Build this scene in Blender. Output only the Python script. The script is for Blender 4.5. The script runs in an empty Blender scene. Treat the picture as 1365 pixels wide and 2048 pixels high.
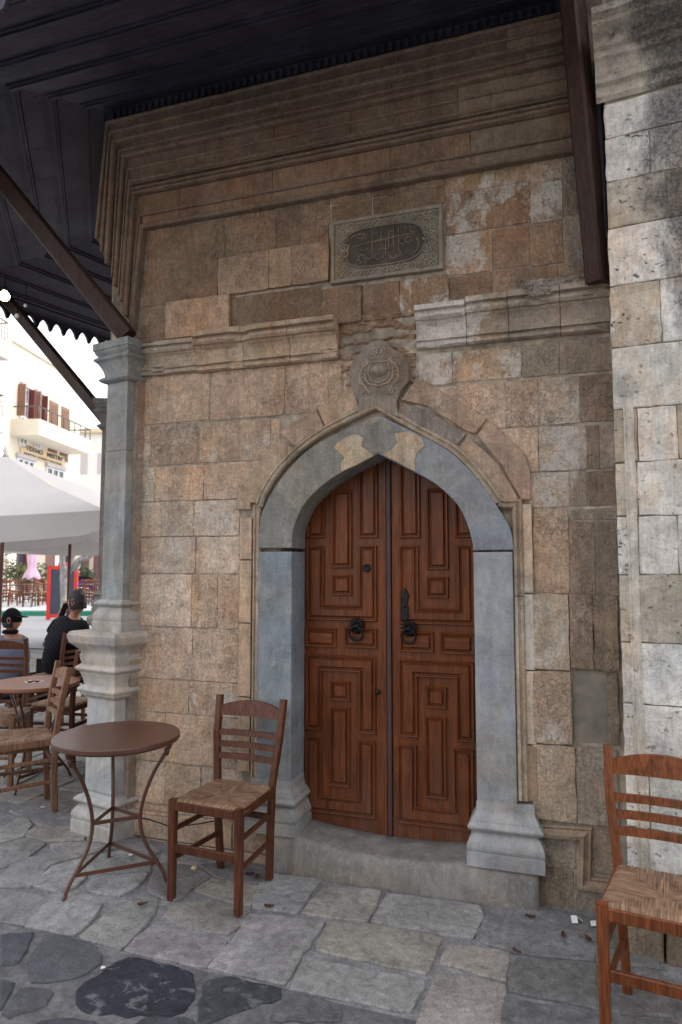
import bpy, math, random
from mathutils import Vector, Matrix, noise
random.seed(7)
S = bpy.context.scene
COL = S.collection
R = math.radians
# ------------------------------------------------------------------ camera
F, CX, CY, HCAM, YAW, PITCH = 1365.0, 682.5, 1024.0, 1.55, R(18.2), R(4.55)
cam_d = bpy.data.cameras.new('camera'); cam = bpy.data.objects.new('camera', cam_d); COL.objects.link(cam)
cam.location = (0, 0, HCAM); cam.rotation_euler = (R(90) + PITCH, 0, YAW)
cam_d.sensor_fit = 'HORIZONTAL'; cam_d.sensor_width = 24; cam_d.lens = 24.0
cam_d.clip_start = .05; cam_d.clip_end = 600
cam_d.dof.use_dof = True; cam_d.dof.focus_distance = 3.7; cam_d.dof.aperture_fstop = 3.2
S.camera = cam
# ------------------------------------------------------------------ world, sun, exposure
SUN_EL, SUN_AZ = R(48), R(62)
w = bpy.data.worlds.new('World'); S.world = w; w.use_nodes = True
nt = w.node_tree; nt.nodes.clear()
sky = nt.nodes.new('ShaderNodeTexSky'); sky.sky_type = 'NISHITA'; sky.sun_disc = False
sky.sun_elevation = SUN_EL; sky.sun_rotation = SUN_AZ; sky.air_density = 1.0; sky.dust_density = 3.0; sky.ozone_density = 1.0
hz = nt.nodes.new('ShaderNodeMix'); hz.data_type = 'RGBA'; hz.inputs['Factor'].default_value = .55
hz.inputs['B'].default_value = (7.7, 7.35, 7.0, 1)
nt.links.new(sky.outputs[0], hz.inputs['A'])
bg = nt.nodes.new('ShaderNodeBackground'); bg.inputs['Strength'].default_value = .12
wo = nt.nodes.new('ShaderNodeOutputWorld')
nt.links.new(hz.outputs['Result'], bg.inputs['Color']); nt.links.new(bg.outputs[0], wo.inputs['Surface'])
sd = bpy.data.lights.new('sun', 'SUN'); sd.energy = .45; sd.angle = R(25); sd.color = (1, .94, .86)
sun = bpy.data.objects.new('sun', sd); COL.objects.link(sun)
# direction to the sun: rotation measured clockwise from +y
sv = Vector((math.sin(SUN_AZ) * math.cos(SUN_EL), math.cos(SUN_AZ) * math.cos(SUN_EL), math.sin(SUN_EL)))
sun.rotation_euler = sv.to_track_quat('Z', 'Y').to_euler()
S.view_settings.view_transform = 'Standard'; S.view_settings.look = 'None'
S.view_settings.exposure = 1.55; S.view_settings.gamma = 1; S.view_settings.use_curve_mapping = False
# ------------------------------------------------------------------ measuring helpers (camera model -> world planes)
FW = Vector((-math.sin(YAW) * math.cos(PITCH), math.cos(YAW) * math.cos(PITCH), math.sin(PITCH)))
RT = Vector((math.cos(YAW), math.sin(YAW), 0)); UP = RT.cross(FW)
CAM = Vector((0, 0, HCAM))
def hit(px, py, n, d):
    v = FW * F + RT * (px - CX) - UP * (py - CY)
    n = Vector(n); return CAM + v * ((d - n.dot(CAM)) / n.dot(v))
def at(px, py, Y): return hit(px, py, (0, 1, 0), Y)
def atz(px, py, z): return hit(px, py, (0, 0, 1), z)
def gz(x, y):
    t = max(0, min(1, (-1.3 - x) / 1.2)); return .06 * t * t * (3 - 2 * t)
def G(px, py):
    z = 0
    for _ in range(12):
        p = atz(px, py, z); z = gz(p.x, p.y)
    return Vector((p.x, p.y, z))
def smooth01(t): t = max(0, min(1, t)); return t * t * (3 - 2 * t)
# ------------------------------------------------------------------ materials
def nodes(name):
    m = bpy.data.materials.new(name); m.use_nodes = True
    t = m.node_tree; b = t.nodes['Principled BSDF']; return m, t, b
def N(t, typ, **kw):
    n = t.nodes.new(typ)
    for k, v in kw.items():
        if k in n.inputs.keys() if False else False: pass
        setattr(n, k, v)
    return n
def noise_n(t, vec, scale, detail=4, rough=.6, dist=0):
    n = t.nodes.new('ShaderNodeTexNoise'); n.inputs['Scale'].default_value = scale
    n.inputs['Detail'].default_value = detail; n.inputs['Roughness'].default_value = rough
    n.inputs['Distortion'].default_value = dist
    t.links.new(vec, n.inputs['Vector']); return n.outputs['Fac']
def ramp(t, fac, stops):
    r = t.nodes.new('ShaderNodeValToRGB'); e = r.color_ramp.elements
    while len(e) < len(stops): e.new(.5)
    for i, (p, c) in enumerate(stops):
        e[i].position = p; e[i].color = (c, c, c, 1) if not hasattr(c, '__len__') else tuple(c) + (1,)
    t.links.new(fac, r.inputs[0]); return r.outputs[0]
def mix(t, fac, a, b, mode='MIX'):
    n = t.nodes.new('ShaderNodeMix'); n.data_type = 'RGBA'; n.blend_type = mode
    def put(sock, v):
        if isinstance(v, bpy.types.NodeSocket): t.links.new(v, sock)
        elif hasattr(v, '__len__'): sock.default_value = tuple(v) + ((1,) if len(v) == 3 else ())
        else: sock.default_value = (v, v, v, 1) if sock.type == 'RGBA' else v
    put(n.inputs['Factor'], fac); put(n.inputs['A'], a); put(n.inputs['B'], b)
    return n.outputs['Result']
def math_n(t, op, a, b=0.0, clamp=False):
    n = t.nodes.new('ShaderNodeMath'); n.operation = op; n.use_clamp = clamp
    for i, v in enumerate((a, b)):
        if isinstance(v, bpy.types.NodeSocket): t.links.new(v, n.inputs[i])
        else: n.inputs[i].default_value = v
    return n.outputs[0]
def mapping(t, vec, scale=(1, 1, 1), rot=(0, 0, 0)):
    n = t.nodes.new('ShaderNodeMapping'); n.inputs['Scale'].default_value = scale; n.inputs['Rotation'].default_value = rot
    t.links.new(vec, n.inputs['Vector']); return n.outputs[0]
def coords(t): return t.nodes.new('ShaderNodeTexCoord').outputs['Object']
def bump(t, b, h, strength=.5, dist=.01, prev=None):
    n = t.nodes.new('ShaderNodeBump'); n.inputs['Strength'].default_value = strength; n.inputs['Distance'].default_value = dist
    t.links.new(h, n.inputs['Height'])
    if prev is not None: t.links.new(prev, n.inputs['Normal'])
    t.links.new(n.outputs[0], b.inputs['Normal']); return n.outputs[0]

def blobs(t, o, L):
    """soft-edged weathering areas on the wall: (x px, y px, half width px, half height px, amount)"""
    sp = t.nodes.new('ShaderNodeSeparateXYZ'); t.links.new(o, sp.inputs[0]); tot = 0.0
    for px, py, rx, ry, am in L:
        c = at(px, py, 3.42); e = at(px + rx, py, 3.42); g = at(px, py - ry, 3.42)
        dx = math_n(t, 'DIVIDE', math_n(t, 'SUBTRACT', sp.outputs[0], c.x), abs(e.x - c.x)); dz = math_n(t, 'DIVIDE', math_n(t, 'SUBTRACT', sp.outputs[2], c.z), abs(g.z - c.z))
        r = math_n(t, 'ADD', math_n(t, 'MULTIPLY', dx, dx), math_n(t, 'MULTIPLY', dz, dz))
        f = math_n(t, 'MULTIPLY', math_n(t, 'SUBTRACT', 1.0, math_n(t, 'MULTIPLY', r, .6), True), am)
        tot = f if isinstance(tot, float) else math_n(t, 'ADD', tot, f)
    return tot
WHITE_AREAS = [(905, 650, 85, 55, .9), (870, 712, 70, 40, .6), (1000, 725, 60, 40, .35), (1025, 810, 22, 60, .6), (1140, 860, 45, 90, .75), (925, 500, 40, 60, .55), (960, 380, 70, 40, .4), (1093, 400, 30, 60, .55), (400, 1080, 110, 60, .45), (290, 920, 25, 90, .5),
    (760, 610, 60, 40, .2), (1050, 1250, 22, 120, .6), (1100, 980, 70, 60, .4), (1110, 1300, 50, 90, .35), (860, 800, 70, 40, .45), (450, 1440, 40, 60, .35), (1100, 1480, 50, 60, .3), (410, 360, 26, 60, .5), (500, 370, 20, 60, .35), (1130, 300, 60, 60, .35), (820, 180, 20, 80, .3), (640, 1000, 30, 60, .1), (430, 890, 90, 40, .2), (800, 470, 50, 40, .0)]
DARK_AREAS = [(1180, 735, 70, 60, .9), (1195, 1110, 45, 90, .8), (1200, 900, 30, 200, .4), (1190, 1330, 40, 90, .55), (560, 620, 90, 30, .3), (760, 660, 80, 60, .3), (1000, 250, 60, 40, .3), (1100, 130, 90, 40, .55), (1180, 1700, 60, 120, .5), (400, 1680, 160, 50, .35), (700, 400, 200, 30, .3), (980, 580, 80, 30, .4), (560, 200, 300, 40, .3), (480, 1250, 40, 60, .15)]
def stone_material(name, rough_scale=1.0, stain=.55, pit=.6, white=(.60, .58, .55), dark=(.085, .062, .048), bump_s=.7, black=0, grain=1.0, areas=True):
    """weathered ashlar: tone and amount of lime wash come from the object's colour"""
    m, t, b = nodes(name); o = coords(t)
    info = t.nodes.new('ShaderNodeObjectInfo'); base = info.outputs['Color']; al = info.outputs['Alpha']; rnd = info.outputs['Random']
    def band(lo, hi, g=1.0): return (1 - (1 - lo) * g, 1 + (hi - 1) * g)
    big = noise_n(t, o, 3.2, 5, .6); mid = noise_n(t, o, 15, 7, .7, .5); fine = noise_n(t, o, 75 * rough_scale, 6, .78)
    c = mix(t, 1, base, ramp(t, big, [(.28, .74), (.5, 1.0), (.72, 1.22)]), 'MULTIPLY')
    c = mix(t, 1, c, ramp(t, mid, [(.3, .70), (.5, 1.0), (.72, 1.28)]), 'MULTIPLY')
    fl_, fh_ = band(.60, 1.32, grain); c = mix(t, 1, c, ramp(t, fine, [(.32, fl_), (.5, 1.0), (.68, fh_)]), 'MULTIPLY')
    c = mix(t, 1, c, (1.035, .99, .965), 'MULTIPLY')
    # open, crazed texture: stronger on some stones than on others
    v2 = t.nodes.new('ShaderNodeTexVoronoi'); v2.feature = 'DISTANCE_TO_EDGE'; v2.inputs['Scale'].default_value = 34
    wob = t.nodes.new('ShaderNodeTexNoise'); wob.inputs['Scale'].default_value = 22; wob.inputs['Detail'].default_value = 4; t.links.new(o, wob.inputs['Vector'])
    t.links.new(mix(t, .09, mapping(t, o, (1, 1, .8)), wob.outputs['Color']), v2.inputs['Vector'])
    rough_sel = math_n(t, 'MULTIPLY', ramp(t, rnd, [(.30, .25), (.9, 1)]), ramp(t, noise_n(t, o, 5, 4, .6), [(.42, .1), (.58, 1)]))
    rough_sel = math_n(t, 'MULTIPLY', rough_sel, grain)
    crz = math_n(t, 'MULTIPLY', ramp(t, v2.outputs['Distance'], [(.0, 1), (.085, 0)]), rough_sel)
    c = mix(t, math_n(t, 'MULTIPLY', crz, .35), c, mix(t, .8, c, dark))
    fl = noise_n(t, mapping(t, o, (1, 1, .55)), 40, 5, .8, .6)
    c = mix(t, math_n(t, 'MULTIPLY', ramp(t, fl, [(.55, 0), (.64, .55)]), rough_sel), c, mix(t, .65, c, white))
    c = mix(t, math_n(t, 'MULTIPLY', ramp(t, fl, [(.33, .6), (.42, 0)]), math_n(t, 'MAXIMUM', rough_sel, .35)), c, mix(t, .65, c, dark))
    # hue shifts, rusty and grey
    h = noise_n(t, mapping(t, o, (1, 1, .5)), 4.2, 5, .65)
    c = mix(t, ramp(t, h, [(.50, 0), (.70, .75)]), c, mix(t, 1, c, (1.15, .93, .76), 'MULTIPLY'))
    c = mix(t, ramp(t, h, [(.28, .7), (.46, 0)]), c, mix(t, 1, c, (.90, .98, 1.04), 'MULTIPLY'))
    # tool marks: slanted fine strokes
    tl = noise_n(t, mapping(t, o, (130, 130, 12), (0, R(10), 0)), 1, 3, .6)
    c = mix(t, 1, c, ramp(t, tl, [(.3, .86), (.7, 1.12)]), 'MULTIPLY')
    # run down stains
    st = noise_n(t, mapping(t, o, (9, 9, .8)), 1, 6, .65, .3)
    if areas: st = math_n(t, 'ADD', st, math_n(t, 'MULTIPLY', blobs(t, o, DARK_AREAS), .22))
    c = mix(t, math_n(t, 'MULTIPLY', ramp(t, st, [(.52, 0), (.72, 1)]), stain), c, mix(t, .6, c, dark))
    # lime wash remnants, frayed and thin
    lw = noise_n(t, mapping(t, o, (1, 1, .62)), 9, 8, .78, .5)
    amt = math_n(t, 'MULTIPLY', al, .26)
    if areas: amt = math_n(t, 'ADD', amt, math_n(t, 'MULTIPLY', blobs(t, o, WHITE_AREAS), .22))
    thr = math_n(t, 'SUBTRACT', .72, amt)
    lf = math_n(t, 'MULTIPLY', math_n(t, 'SUBTRACT', lw, thr), 11, True)
    lf = math_n(t, 'MULTIPLY', lf, ramp(t, fine, [(.36, .35), (.56, 1)]))
    wt = mix(t, 1, white, ramp(t, mid, [(.3, .75), (.6, 1.08)]), 'MULTIPLY')
    c = mix(t, math_n(t, 'MULTIPLY', lf, .80), c, wt)
    if black:
        bl = noise_n(t, mapping(t, o, (1, 1, .6)), 3.4, 9, .76, .3)
        sp = t.nodes.new('ShaderNodeSeparateXYZ'); t.links.new(o, sp.inputs[0])
        gx = math_n(t, 'MULTIPLY', math_n(t, 'SUBTRACT', sp.outputs[0], .27), 4.0, True)
        gzz = math_n(t, 'MULTIPLY', math_n(t, 'SUBTRACT', sp.outputs[2], 1.7), .5, True)
        g2 = math_n(t, 'ADD', math_n(t, 'MULTIPLY', gx, .18), math_n(t, 'MULTIPLY', math_n(t, 'MULTIPLY', gzz, math_n(t, 'ADD', gx, .12)), .30))
        g2 = math_n(t, 'ADD', g2, math_n(t, 'MULTIPLY', math_n(t, 'MULTIPLY', math_n(t, 'SUBTRACT', sp.outputs[2], 3.72), 3, True), .34))
        bf = math_n(t, 'MULTIPLY', math_n(t, 'SUBTRACT', math_n(t, 'ADD', bl, g2), .70), 6, True)
        bf = math_n(t, 'MULTIPLY', bf, ramp(t, fine, [(.3, 1), (.62, .6)]))
        c = mix(t, math_n(t, 'MULTIPLY', bf, .95), c, (.020, .022, .028))
    # pits and holes
    v = t.nodes.new('ShaderNodeTexVoronoi'); v.inputs['Scale'].default_value = 23 if black else 44; v.feature = 'F1'
    t.links.new(mix(t, .10, mapping(t, o, (1, 1, 1.7)), wob.outputs['Color']), v.inputs['Vector'])
    sel = math_n(t, 'MULTIPLY', ramp(t, noise_n(t, o, 7, 6, .75), [(.47 if black else .50, 0), (.55 if black else .60, 1)]), ramp(t, rnd, [(.2, .5 if black else .2), (.8, 1)]))
    pf = math_n(t, 'MULTIPLY', math_n(t, 'MULTIPLY', ramp(t, v.outputs['Distance'], [(.12, 1), (.24, 0)]), sel), pit)
    c = mix(t, math_n(t, 'MULTIPLY', pf, .85), c, (.040, .030, .024))
    t.links.new(c, b.inputs['Base Color']); b.inputs['Roughness'].default_value = .92
    b.inputs['Specular IOR Level'].default_value = .2
    hgt = math_n(t, 'ADD', math_n(t, 'MULTIPLY', mid, 1.0), math_n(t, 'MULTIPLY', fine, .45 * grain))
    hgt = math_n(t, 'ADD', hgt, math_n(t, 'MULTIPLY', tl, .16))
    hgt = math_n(t, 'SUBTRACT', hgt, math_n(t, 'MULTIPLY', pf, 1.2))
    hgt = math_n(t, 'SUBTRACT', hgt, math_n(t, 'MULTIPLY', crz, .5))
    hgt = math_n(t, 'ADD', hgt, math_n(t, 'MULTIPLY', fl, math_n(t, 'MULTIPLY', rough_sel, .6)))
    bump(t, b, hgt, bump_s, .020)
    return m
def plain_mat(name, col, rough=.6, var=.2, scale=20, metal=0, bmp=.15, spec=.5, stretch=(1, 1, 1), use_obj=False):
    m, t, b = nodes(name); o = mapping(t, coords(t), stretch)
    base = t.nodes.new('ShaderNodeObjectInfo').outputs['Color'] if use_obj else col
    a = noise_n(t, o, scale, 5, .65); a2 = noise_n(t, o, scale * .17, 4, .6)
    c = mix(t, 1, base, ramp(t, a, [(.3, 1 - var), (.7, 1 + var)]), 'MULTIPLY')
    c = mix(t, 1, c, ramp(t, a2, [(.3, 1 - var), (.7, 1 + var)]), 'MULTIPLY')
    t.links.new(c, b.inputs['Base Color']); b.inputs['Roughness'].default_value = rough; b.inputs['Metallic'].default_value = metal
    b.inputs['Specular IOR Level'].default_value = spec
    if bmp: bump(t, b, a, bmp, .004)
    return m
def wood_mat(name, col, rough=.42, axis=2, wear=.0, weardcol=(.35, .16, .06), dust=0):
    m, t, b = nodes(name); o = coords(t)
    sc = [55, 55, 55]; sc[axis] = 2.2
    g = noise_n(t, mapping(t, o, tuple(sc)), 1, 6, .65, 1.2)
    sc2 = [160, 160, 160]; sc2[axis] = 9
    f = noise_n(t, mapping(t, o, tuple(sc2)), 1, 3, .6)
    big = noise_n(t, o, 4, 4, .6)
    c = mix(t, 1, col, ramp(t, g, [(.28, .50), (.5, 1.0), (.75, 1.55)]), 'MULTIPLY')
    c = mix(t, 1, c, ramp(t, f, [(.35, .62), (.6, 1.12)]), 'MULTIPLY')
    c = mix(t, 1, c, ramp(t, big, [(.3, .75), (.7, 1.25)]), 'MULTIPLY')
    if wear:
        wn = noise_n(t, mapping(t, o, (14, 14, 5)), 1, 9, .75)
        c = mix(t, math_n(t, 'MULTIPLY', ramp(t, wn, [(.58, 0), (.70, 1)]), wear), c, mix(t, .5, c, weardcol))
    if dust:
        sp = t.nodes.new('ShaderNodeSeparateXYZ'); t.links.new(o, sp.inputs[0])
        d = math_n(t, 'MULTIPLY', math_n(t, 'SUBTRACT', .75, sp.outputs[2]), 1.1, True)
        dn = math_n(t, 'MULTIPLY', d, ramp(t, noise_n(t, mapping(t, o, (20, 20, 4)), 1, 6, .7), [(.38, 0), (.68, 1)]))
        c = mix(t, math_n(t, 'MULTIPLY', dn, dust), c, (.12, .095, .085))
    t.links.new(c, b.inputs['Base Color']); b.inputs['Roughness'].default_value = rough
    rr = ramp(t, big, [(.3, rough * .8), (.7, min(1, rough * 1.35))]); t.links.new(rr, b.inputs['Roughness'])
    b.inputs['Specular IOR Level'].default_value = .3
    bump(t, b, math_n(t, 'ADD', g, math_n(t, 'MULTIPLY', f, .5)), .25, .002)
    return m
M = {}
M['stone'] = stone_material('weathered_limestone')
M['pale'] = stone_material('pale_limestone', stain=.35, pit=1.0, black=1, white=(.76, .76, .74), grain=.45, areas=False)
M['mould'] = stone_material('moulded_limestone', pit=.4, stain=.8, bump_s=.45, grain=.7)
def marble():
    m, t, b = nodes('grey_marble'); o = coords(t)
    base = t.nodes.new('ShaderNodeObjectInfo').outputs['Color']
    a = noise_n(t, o, 5, 6, .7, .6); a2 = noise_n(t, mapping(t, o, (14, 14, 2)), 1, 5, .65, .5); f = noise_n(t, o, 120, 3, .7)
    c = mix(t, 1, base, ramp(t, a, [(.3, .66), (.7, 1.35)]), 'MULTIPLY')
    hh = noise_n(t, o, 2.6, 5, .65); c = mix(t, ramp(t, hh, [(.46, 0), (.66, .7)]), c, mix(t, 1, c, (1.22, 1.02, .80), 'MULTIPLY'))
    vn = noise_n(t, mapping(t, o, (3, 3, 1.2), (0, R(25), 0)), 1.6, 6, .7, 2.5); c = mix(t, ramp(t, vn, [(.485, 0), (.5, .35), (.515, 0)]), c, (.40, .40, .40))
    c = mix(t, 1, c, ramp(t, a2, [(.3, .82), (.7, 1.18)]), 'MULTIPLY')
    c = mix(t, 1, c, ramp(t, f, [(.3, .88), (.7, 1.12)]), 'MULTIPLY')
    s = noise_n(t, mapping(t, o, (12, 12, 260), (0, R(38), 0)), 1, 2, .5)
    s2 = noise_n(t, mapping(t, o, (12, 12, 260), (0, R(-50), 0)), 1, 2, .5)
    sc = math_n(t, 'MULTIPLY', ramp(t, math_n(t, 'MAXIMUM', s, s2), [(.60, 0), (.72, 1)]), .13)
    c = mix(t, sc, c, (.50, .52, .54))
    wr = ramp(t, noise_n(t, o, 9, 8, .75), [(.56, 0), (.70, .6)]); c = mix(t, wr, c, (.42, .38, .33))
    t.links.new(c, b.inputs['Base Color']); b.inputs['Roughness'].default_value = .62; b.inputs['Specular IOR Level'].default_value = .35
    bump(t, b, math_n(t, 'ADD', math_n(t, 'MULTIPLY', a2, .6), math_n(t, 'ADD', math_n(t, 'MULTIPLY', f, .3), math_n(t, 'MULTIPLY', sc, .6))), .3, .004)
    return m
M['marble'] = marble()
def paving():
    m, t, b = nodes('paving_limestone'); o = coords(t)
    base = t.nodes.new('ShaderNodeObjectInfo').outputs['Color']
    a = noise_n(t, o, 4, 6, .65); a2 = noise_n(t, o, 24, 7, .72, .6); f = noise_n(t, o, 140, 4, .75)
    c = mix(t, 1, base, ramp(t, a, [(.3, .70), (.7, 1.25)]), 'MULTIPLY')
    c = mix(t, 1, c, ramp(t, a2, [(.3, .55), (.5, 1), (.7, 1.4)]), 'MULTIPLY')
    c = mix(t, 1, c, ramp(t, f, [(.3, .6), (.7, 1.35)]), 'MULTIPLY')
    al = t.nodes[-1] if False else None
    info = [n for n in t.nodes if n.bl_idname == 'ShaderNodeObjectInfo'][0]
    w_ = noise_n(t, mapping(t, o, (1, 1.6, 1), (0, 0, .5)), 9, 8, .75, 1.2)
    c = mix(t, math_n(t, 'MULTIPLY', ramp(t, w_, [(.56, 0), (.62, 1)]), math_n(t, 'SUBTRACT', 1, info.outputs['Alpha'])), c, (.15, .16, .175))
    t.links.new(c, b.inputs['Base Color']); 
    t.links.new(ramp(t, a2, [(.3, .55), (.7, .85)]), b.inputs['Roughness']); b.inputs['Specular IOR Level'].default_value = .35
    bump(t, b, math_n(t, 'ADD', a2, math_n(t, 'MULTIPLY', f, .4)), .6, .010)
    return m
M['paving'] = paving()
M['mortar'] = plain_mat('mortar', (.20, .205, .215), .95, .35, 60, bmp=.6)
M['mortar_w'] = plain_mat('wall_mortar', (.30, .25, .20), .95, .45, 22, bmp=.8)
M['cement'] = plain_mat('cement_fill', (.215, .195, .16), .95, .22, 14, bmp=.35)
M['door'] = wood_mat('oak_door', (.135, .037, .009), .38, 2, .55, (.42, .16, .04), dust=.75)
M['doorh'] = wood_mat('oak_door_rail', (.135, .037, .009), .38, 0, .55, (.42, .16, .04), dust=.75)
M['astragal'] = plain_mat('door_strip_paint', (.062, .030, .030), .6, .2, 30)
M['iron'] = plain_mat('black_iron', (.012, .013, .016), .42, .3, 60, metal=.6, bmp=.4)
M['eave'] = wood_mat('eave_boards', (.044, .042, .062), .6, 0)
M['strut'] = wood_mat('strut_wood', (.040, .019, .015), .6, 2, .2)
M['chair'] = wood_mat('chair_wood', (.095, .031, .014), .36, 2, .35, (.30, .13, .06))
M['chairo'] = wood_mat('chair_wood_orange', (.17, .052, .018), .36, 2, .45, (.45, .22, .09))
M['chairt'] = wood_mat('chair_wood_tan', (.20, .105, .062), .5, 2, .35, (.35, .22, .14))
M['tmetal'] = plain_mat('brown_painted_metal', (.092, .038, .025), .34, .14, 9, bmp=.03, spec=.5)
M['tmetal_o'] = plain_mat('tan_painted_table', (.26, .11, .06), .33, .12, 12, bmp=.03)
def rush():
    m, t, b = nodes('woven_rush'); o = coords(t)
    sp = t.nodes.new('ShaderNodeSeparateXYZ'); t.links.new(o, sp.inputs[0])
    ax = math_n(t, 'ABSOLUTE', sp.outputs[0]); ay = math_n(t, 'ABSOLUTE', sp.outputs[1])
    sel = math_n(t, 'GREATER_THAN', ax, ay)
    nx = noise_n(t, mapping(t, o, (300, 8, 20)), 1, 3, .6, .2); ny = noise_n(t, mapping(t, o, (8, 300, 20)), 1, 3, .6, .2)
    s = mix(t, sel, nx, ny)
    big = noise_n(t, o, 14, 4, .7)
    c = ramp(t, s, [(.30, (.05, .026, .016)), (.46, (.22, .135, .085)), (.62, (.36, .235, .15)), (.8, (.48, .36, .25))])
    c = mix(t, 1, c, ramp(t, big, [(.3, .62), (.7, 1.25)]), 'MULTIPLY')
    t.links.new(c, b.inputs['Base Color']); b.inputs['Roughness'].default_value = .7; b.inputs['Specular IOR Level'].default_value = .25
    bump(t, b, s, .8, .004); return m
M['rush'] = rush()
M['fabric_w'] = plain_mat('white_canvas', (.46, .45, .455), .85, .05, 8, bmp=.1)
_t = M['fabric_w'].node_tree; _tr = _t.nodes.new('ShaderNodeBsdfTranslucent'); _tr.inputs['Color'].default_value = (.75, .72, .68, 1); _ms = _t.nodes.new('ShaderNodeMixShader'); _ms.inputs[0].default_value = .3
_t.links.new(_t.nodes['Principled BSDF'].outputs[0], _ms.inputs[1]); _t.links.new(_tr.outputs[0], _ms.inputs[2]); _t.links.new(_ms.outputs[0], _t.nodes['Material Output'].inputs['Surface'])
M['pink'] = plain_mat('pink_canvas', (.62, .40, .52), .85, .08, 8)
M['cream'] = plain_mat('cream_render', (.74, .68, .56), .9, .03, 3, bmp=0)
M['cream2'] = plain_mat('pale_cream_render', (.78, .76, .70), .9, .03, 3, bmp=0)
M['greyr'] = plain_mat('grey_render', (.52, .48, .47), .9, .04, 3, bmp=0)
M['shutter'] = plain_mat('red_brown_shutter', (.16, .035, .032), .6, .1, 10)
M['shutter_t'] = plain_mat('tan_shutter', (.24, .13, .085), .6, .12, 10)
M['wwood'] = plain_mat('white_window_wood', (.66, .68, .72), .6, .05, 10)
M['glass'] = plain_mat('window_glass', (.055, .065, .055), .12, .3, 2, bmp=0, spec=.8)
M['rail'] = plain_mat('dark_rail', (.10, .09, .08), .5, .1, 10)
M['red'] = plain_mat('red_painted_frame', (.55, .025, .018), .5, .06, 10)
M['slate'] = plain_mat('slate_board', (.035, .045, .07), .6, .15, 20)
M['green'] = plain_mat('green_paint', (.004, .20, .115), .5, .08, 6)
M['whitep'] = plain_mat('white_paint', (.50, .52, .55), .7, .05, 6)
M['brown'] = plain_mat('brown_shopfront', (.13, .055, .045), .6, .1, 6)
M['beige'] = plain_mat('beige_wall', (.42, .38, .31), .9, .05, 4)
M['darkg'] = plain_mat('dark_shop_glass', (.05, .055, .07), .2, .3, 2, bmp=0)
M['blackc'] = plain_mat('black_cloth', (.008, .008, .011), .9, .2, 60, bmp=.3, spec=.1)
M['greyc'] = plain_mat('grey_cloth', (.13, .14, .19), .9, .15, 60, bmp=.3, spec=.1)
M['skin'] = plain_mat('skin', (.34, .16, .10), .55, .06, 30, bmp=.05)
M['hair'] = plain_mat('dark_hair', (.02, .016, .015), .6, .4, 90, bmp=.6)
M['bark'] = plain_mat('whitewashed_bark', (.34, .31, .30), .85, .3, 22, bmp=.9)
M['leaf'] = plain_mat('leaves', (.065, .09, .03), .6, .5, 8, bmp=0)
M['leafy'] = plain_mat('leaves_pale', (.22, .20, .08), .6, .5, 8, bmp=0)
M['dryleaf'] = plain_mat('dry_leaf', (.09, .035, .022), .7, .4, 40)
M['paper'] = plain_mat('white_paper', (.75, .75, .76), .8, .05, 30)
M['plaster_grey'] = plain_mat('street_surface', (.27, .28, .30), .8, .08, 1.5, bmp=.1)
M['carve'] = stone_material('carved_grey_stone', pit=.05, stain=.15, bump_s=.2, grain=.35, areas=False)
M['sign'] = plain_mat('yellow_sign_board', (.66, .52, .33), .7, .05, 3, bmp=0)
M['ink'] = plain_mat('dark_lettering', (.05, .05, .05), .7, .05, 3, bmp=0)
M['tile'] = plain_mat('roof_tile', (.25, .10, .06), .9, .2, 5)
def bulb_mat():
    m, t, b = nodes('lit_bulb'); b.inputs['Base Color'].default_value = (1, .9, .7, 1)
    b.inputs['Emission Color'].default_value = (1, .80, .50, 1); b.inputs['Emission Strength'].default_value = 9; return m
M['bulb'] = bulb_mat()
m_, t_, b_ = nodes('striped_shirt'); o_ = coords(t_)
wv_ = t_.nodes.new('ShaderNodeTexWave'); wv_.inputs['Scale'].default_value = 11; wv_.bands_direction = 'DIAGONAL'; t_.links.new(o_, wv_.inputs['Vector'])
t_.links.new(ramp(t_, wv_.outputs['Fac'], [(.80, (.010, .010, .013)), (.95, (.020, .020, .026))]), b_.inputs['Base Color']); b_.inputs['Roughness'].default_value = .9
b_.inputs['Specular IOR Level'].default_value = .1
M['stripe'] = m_
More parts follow.
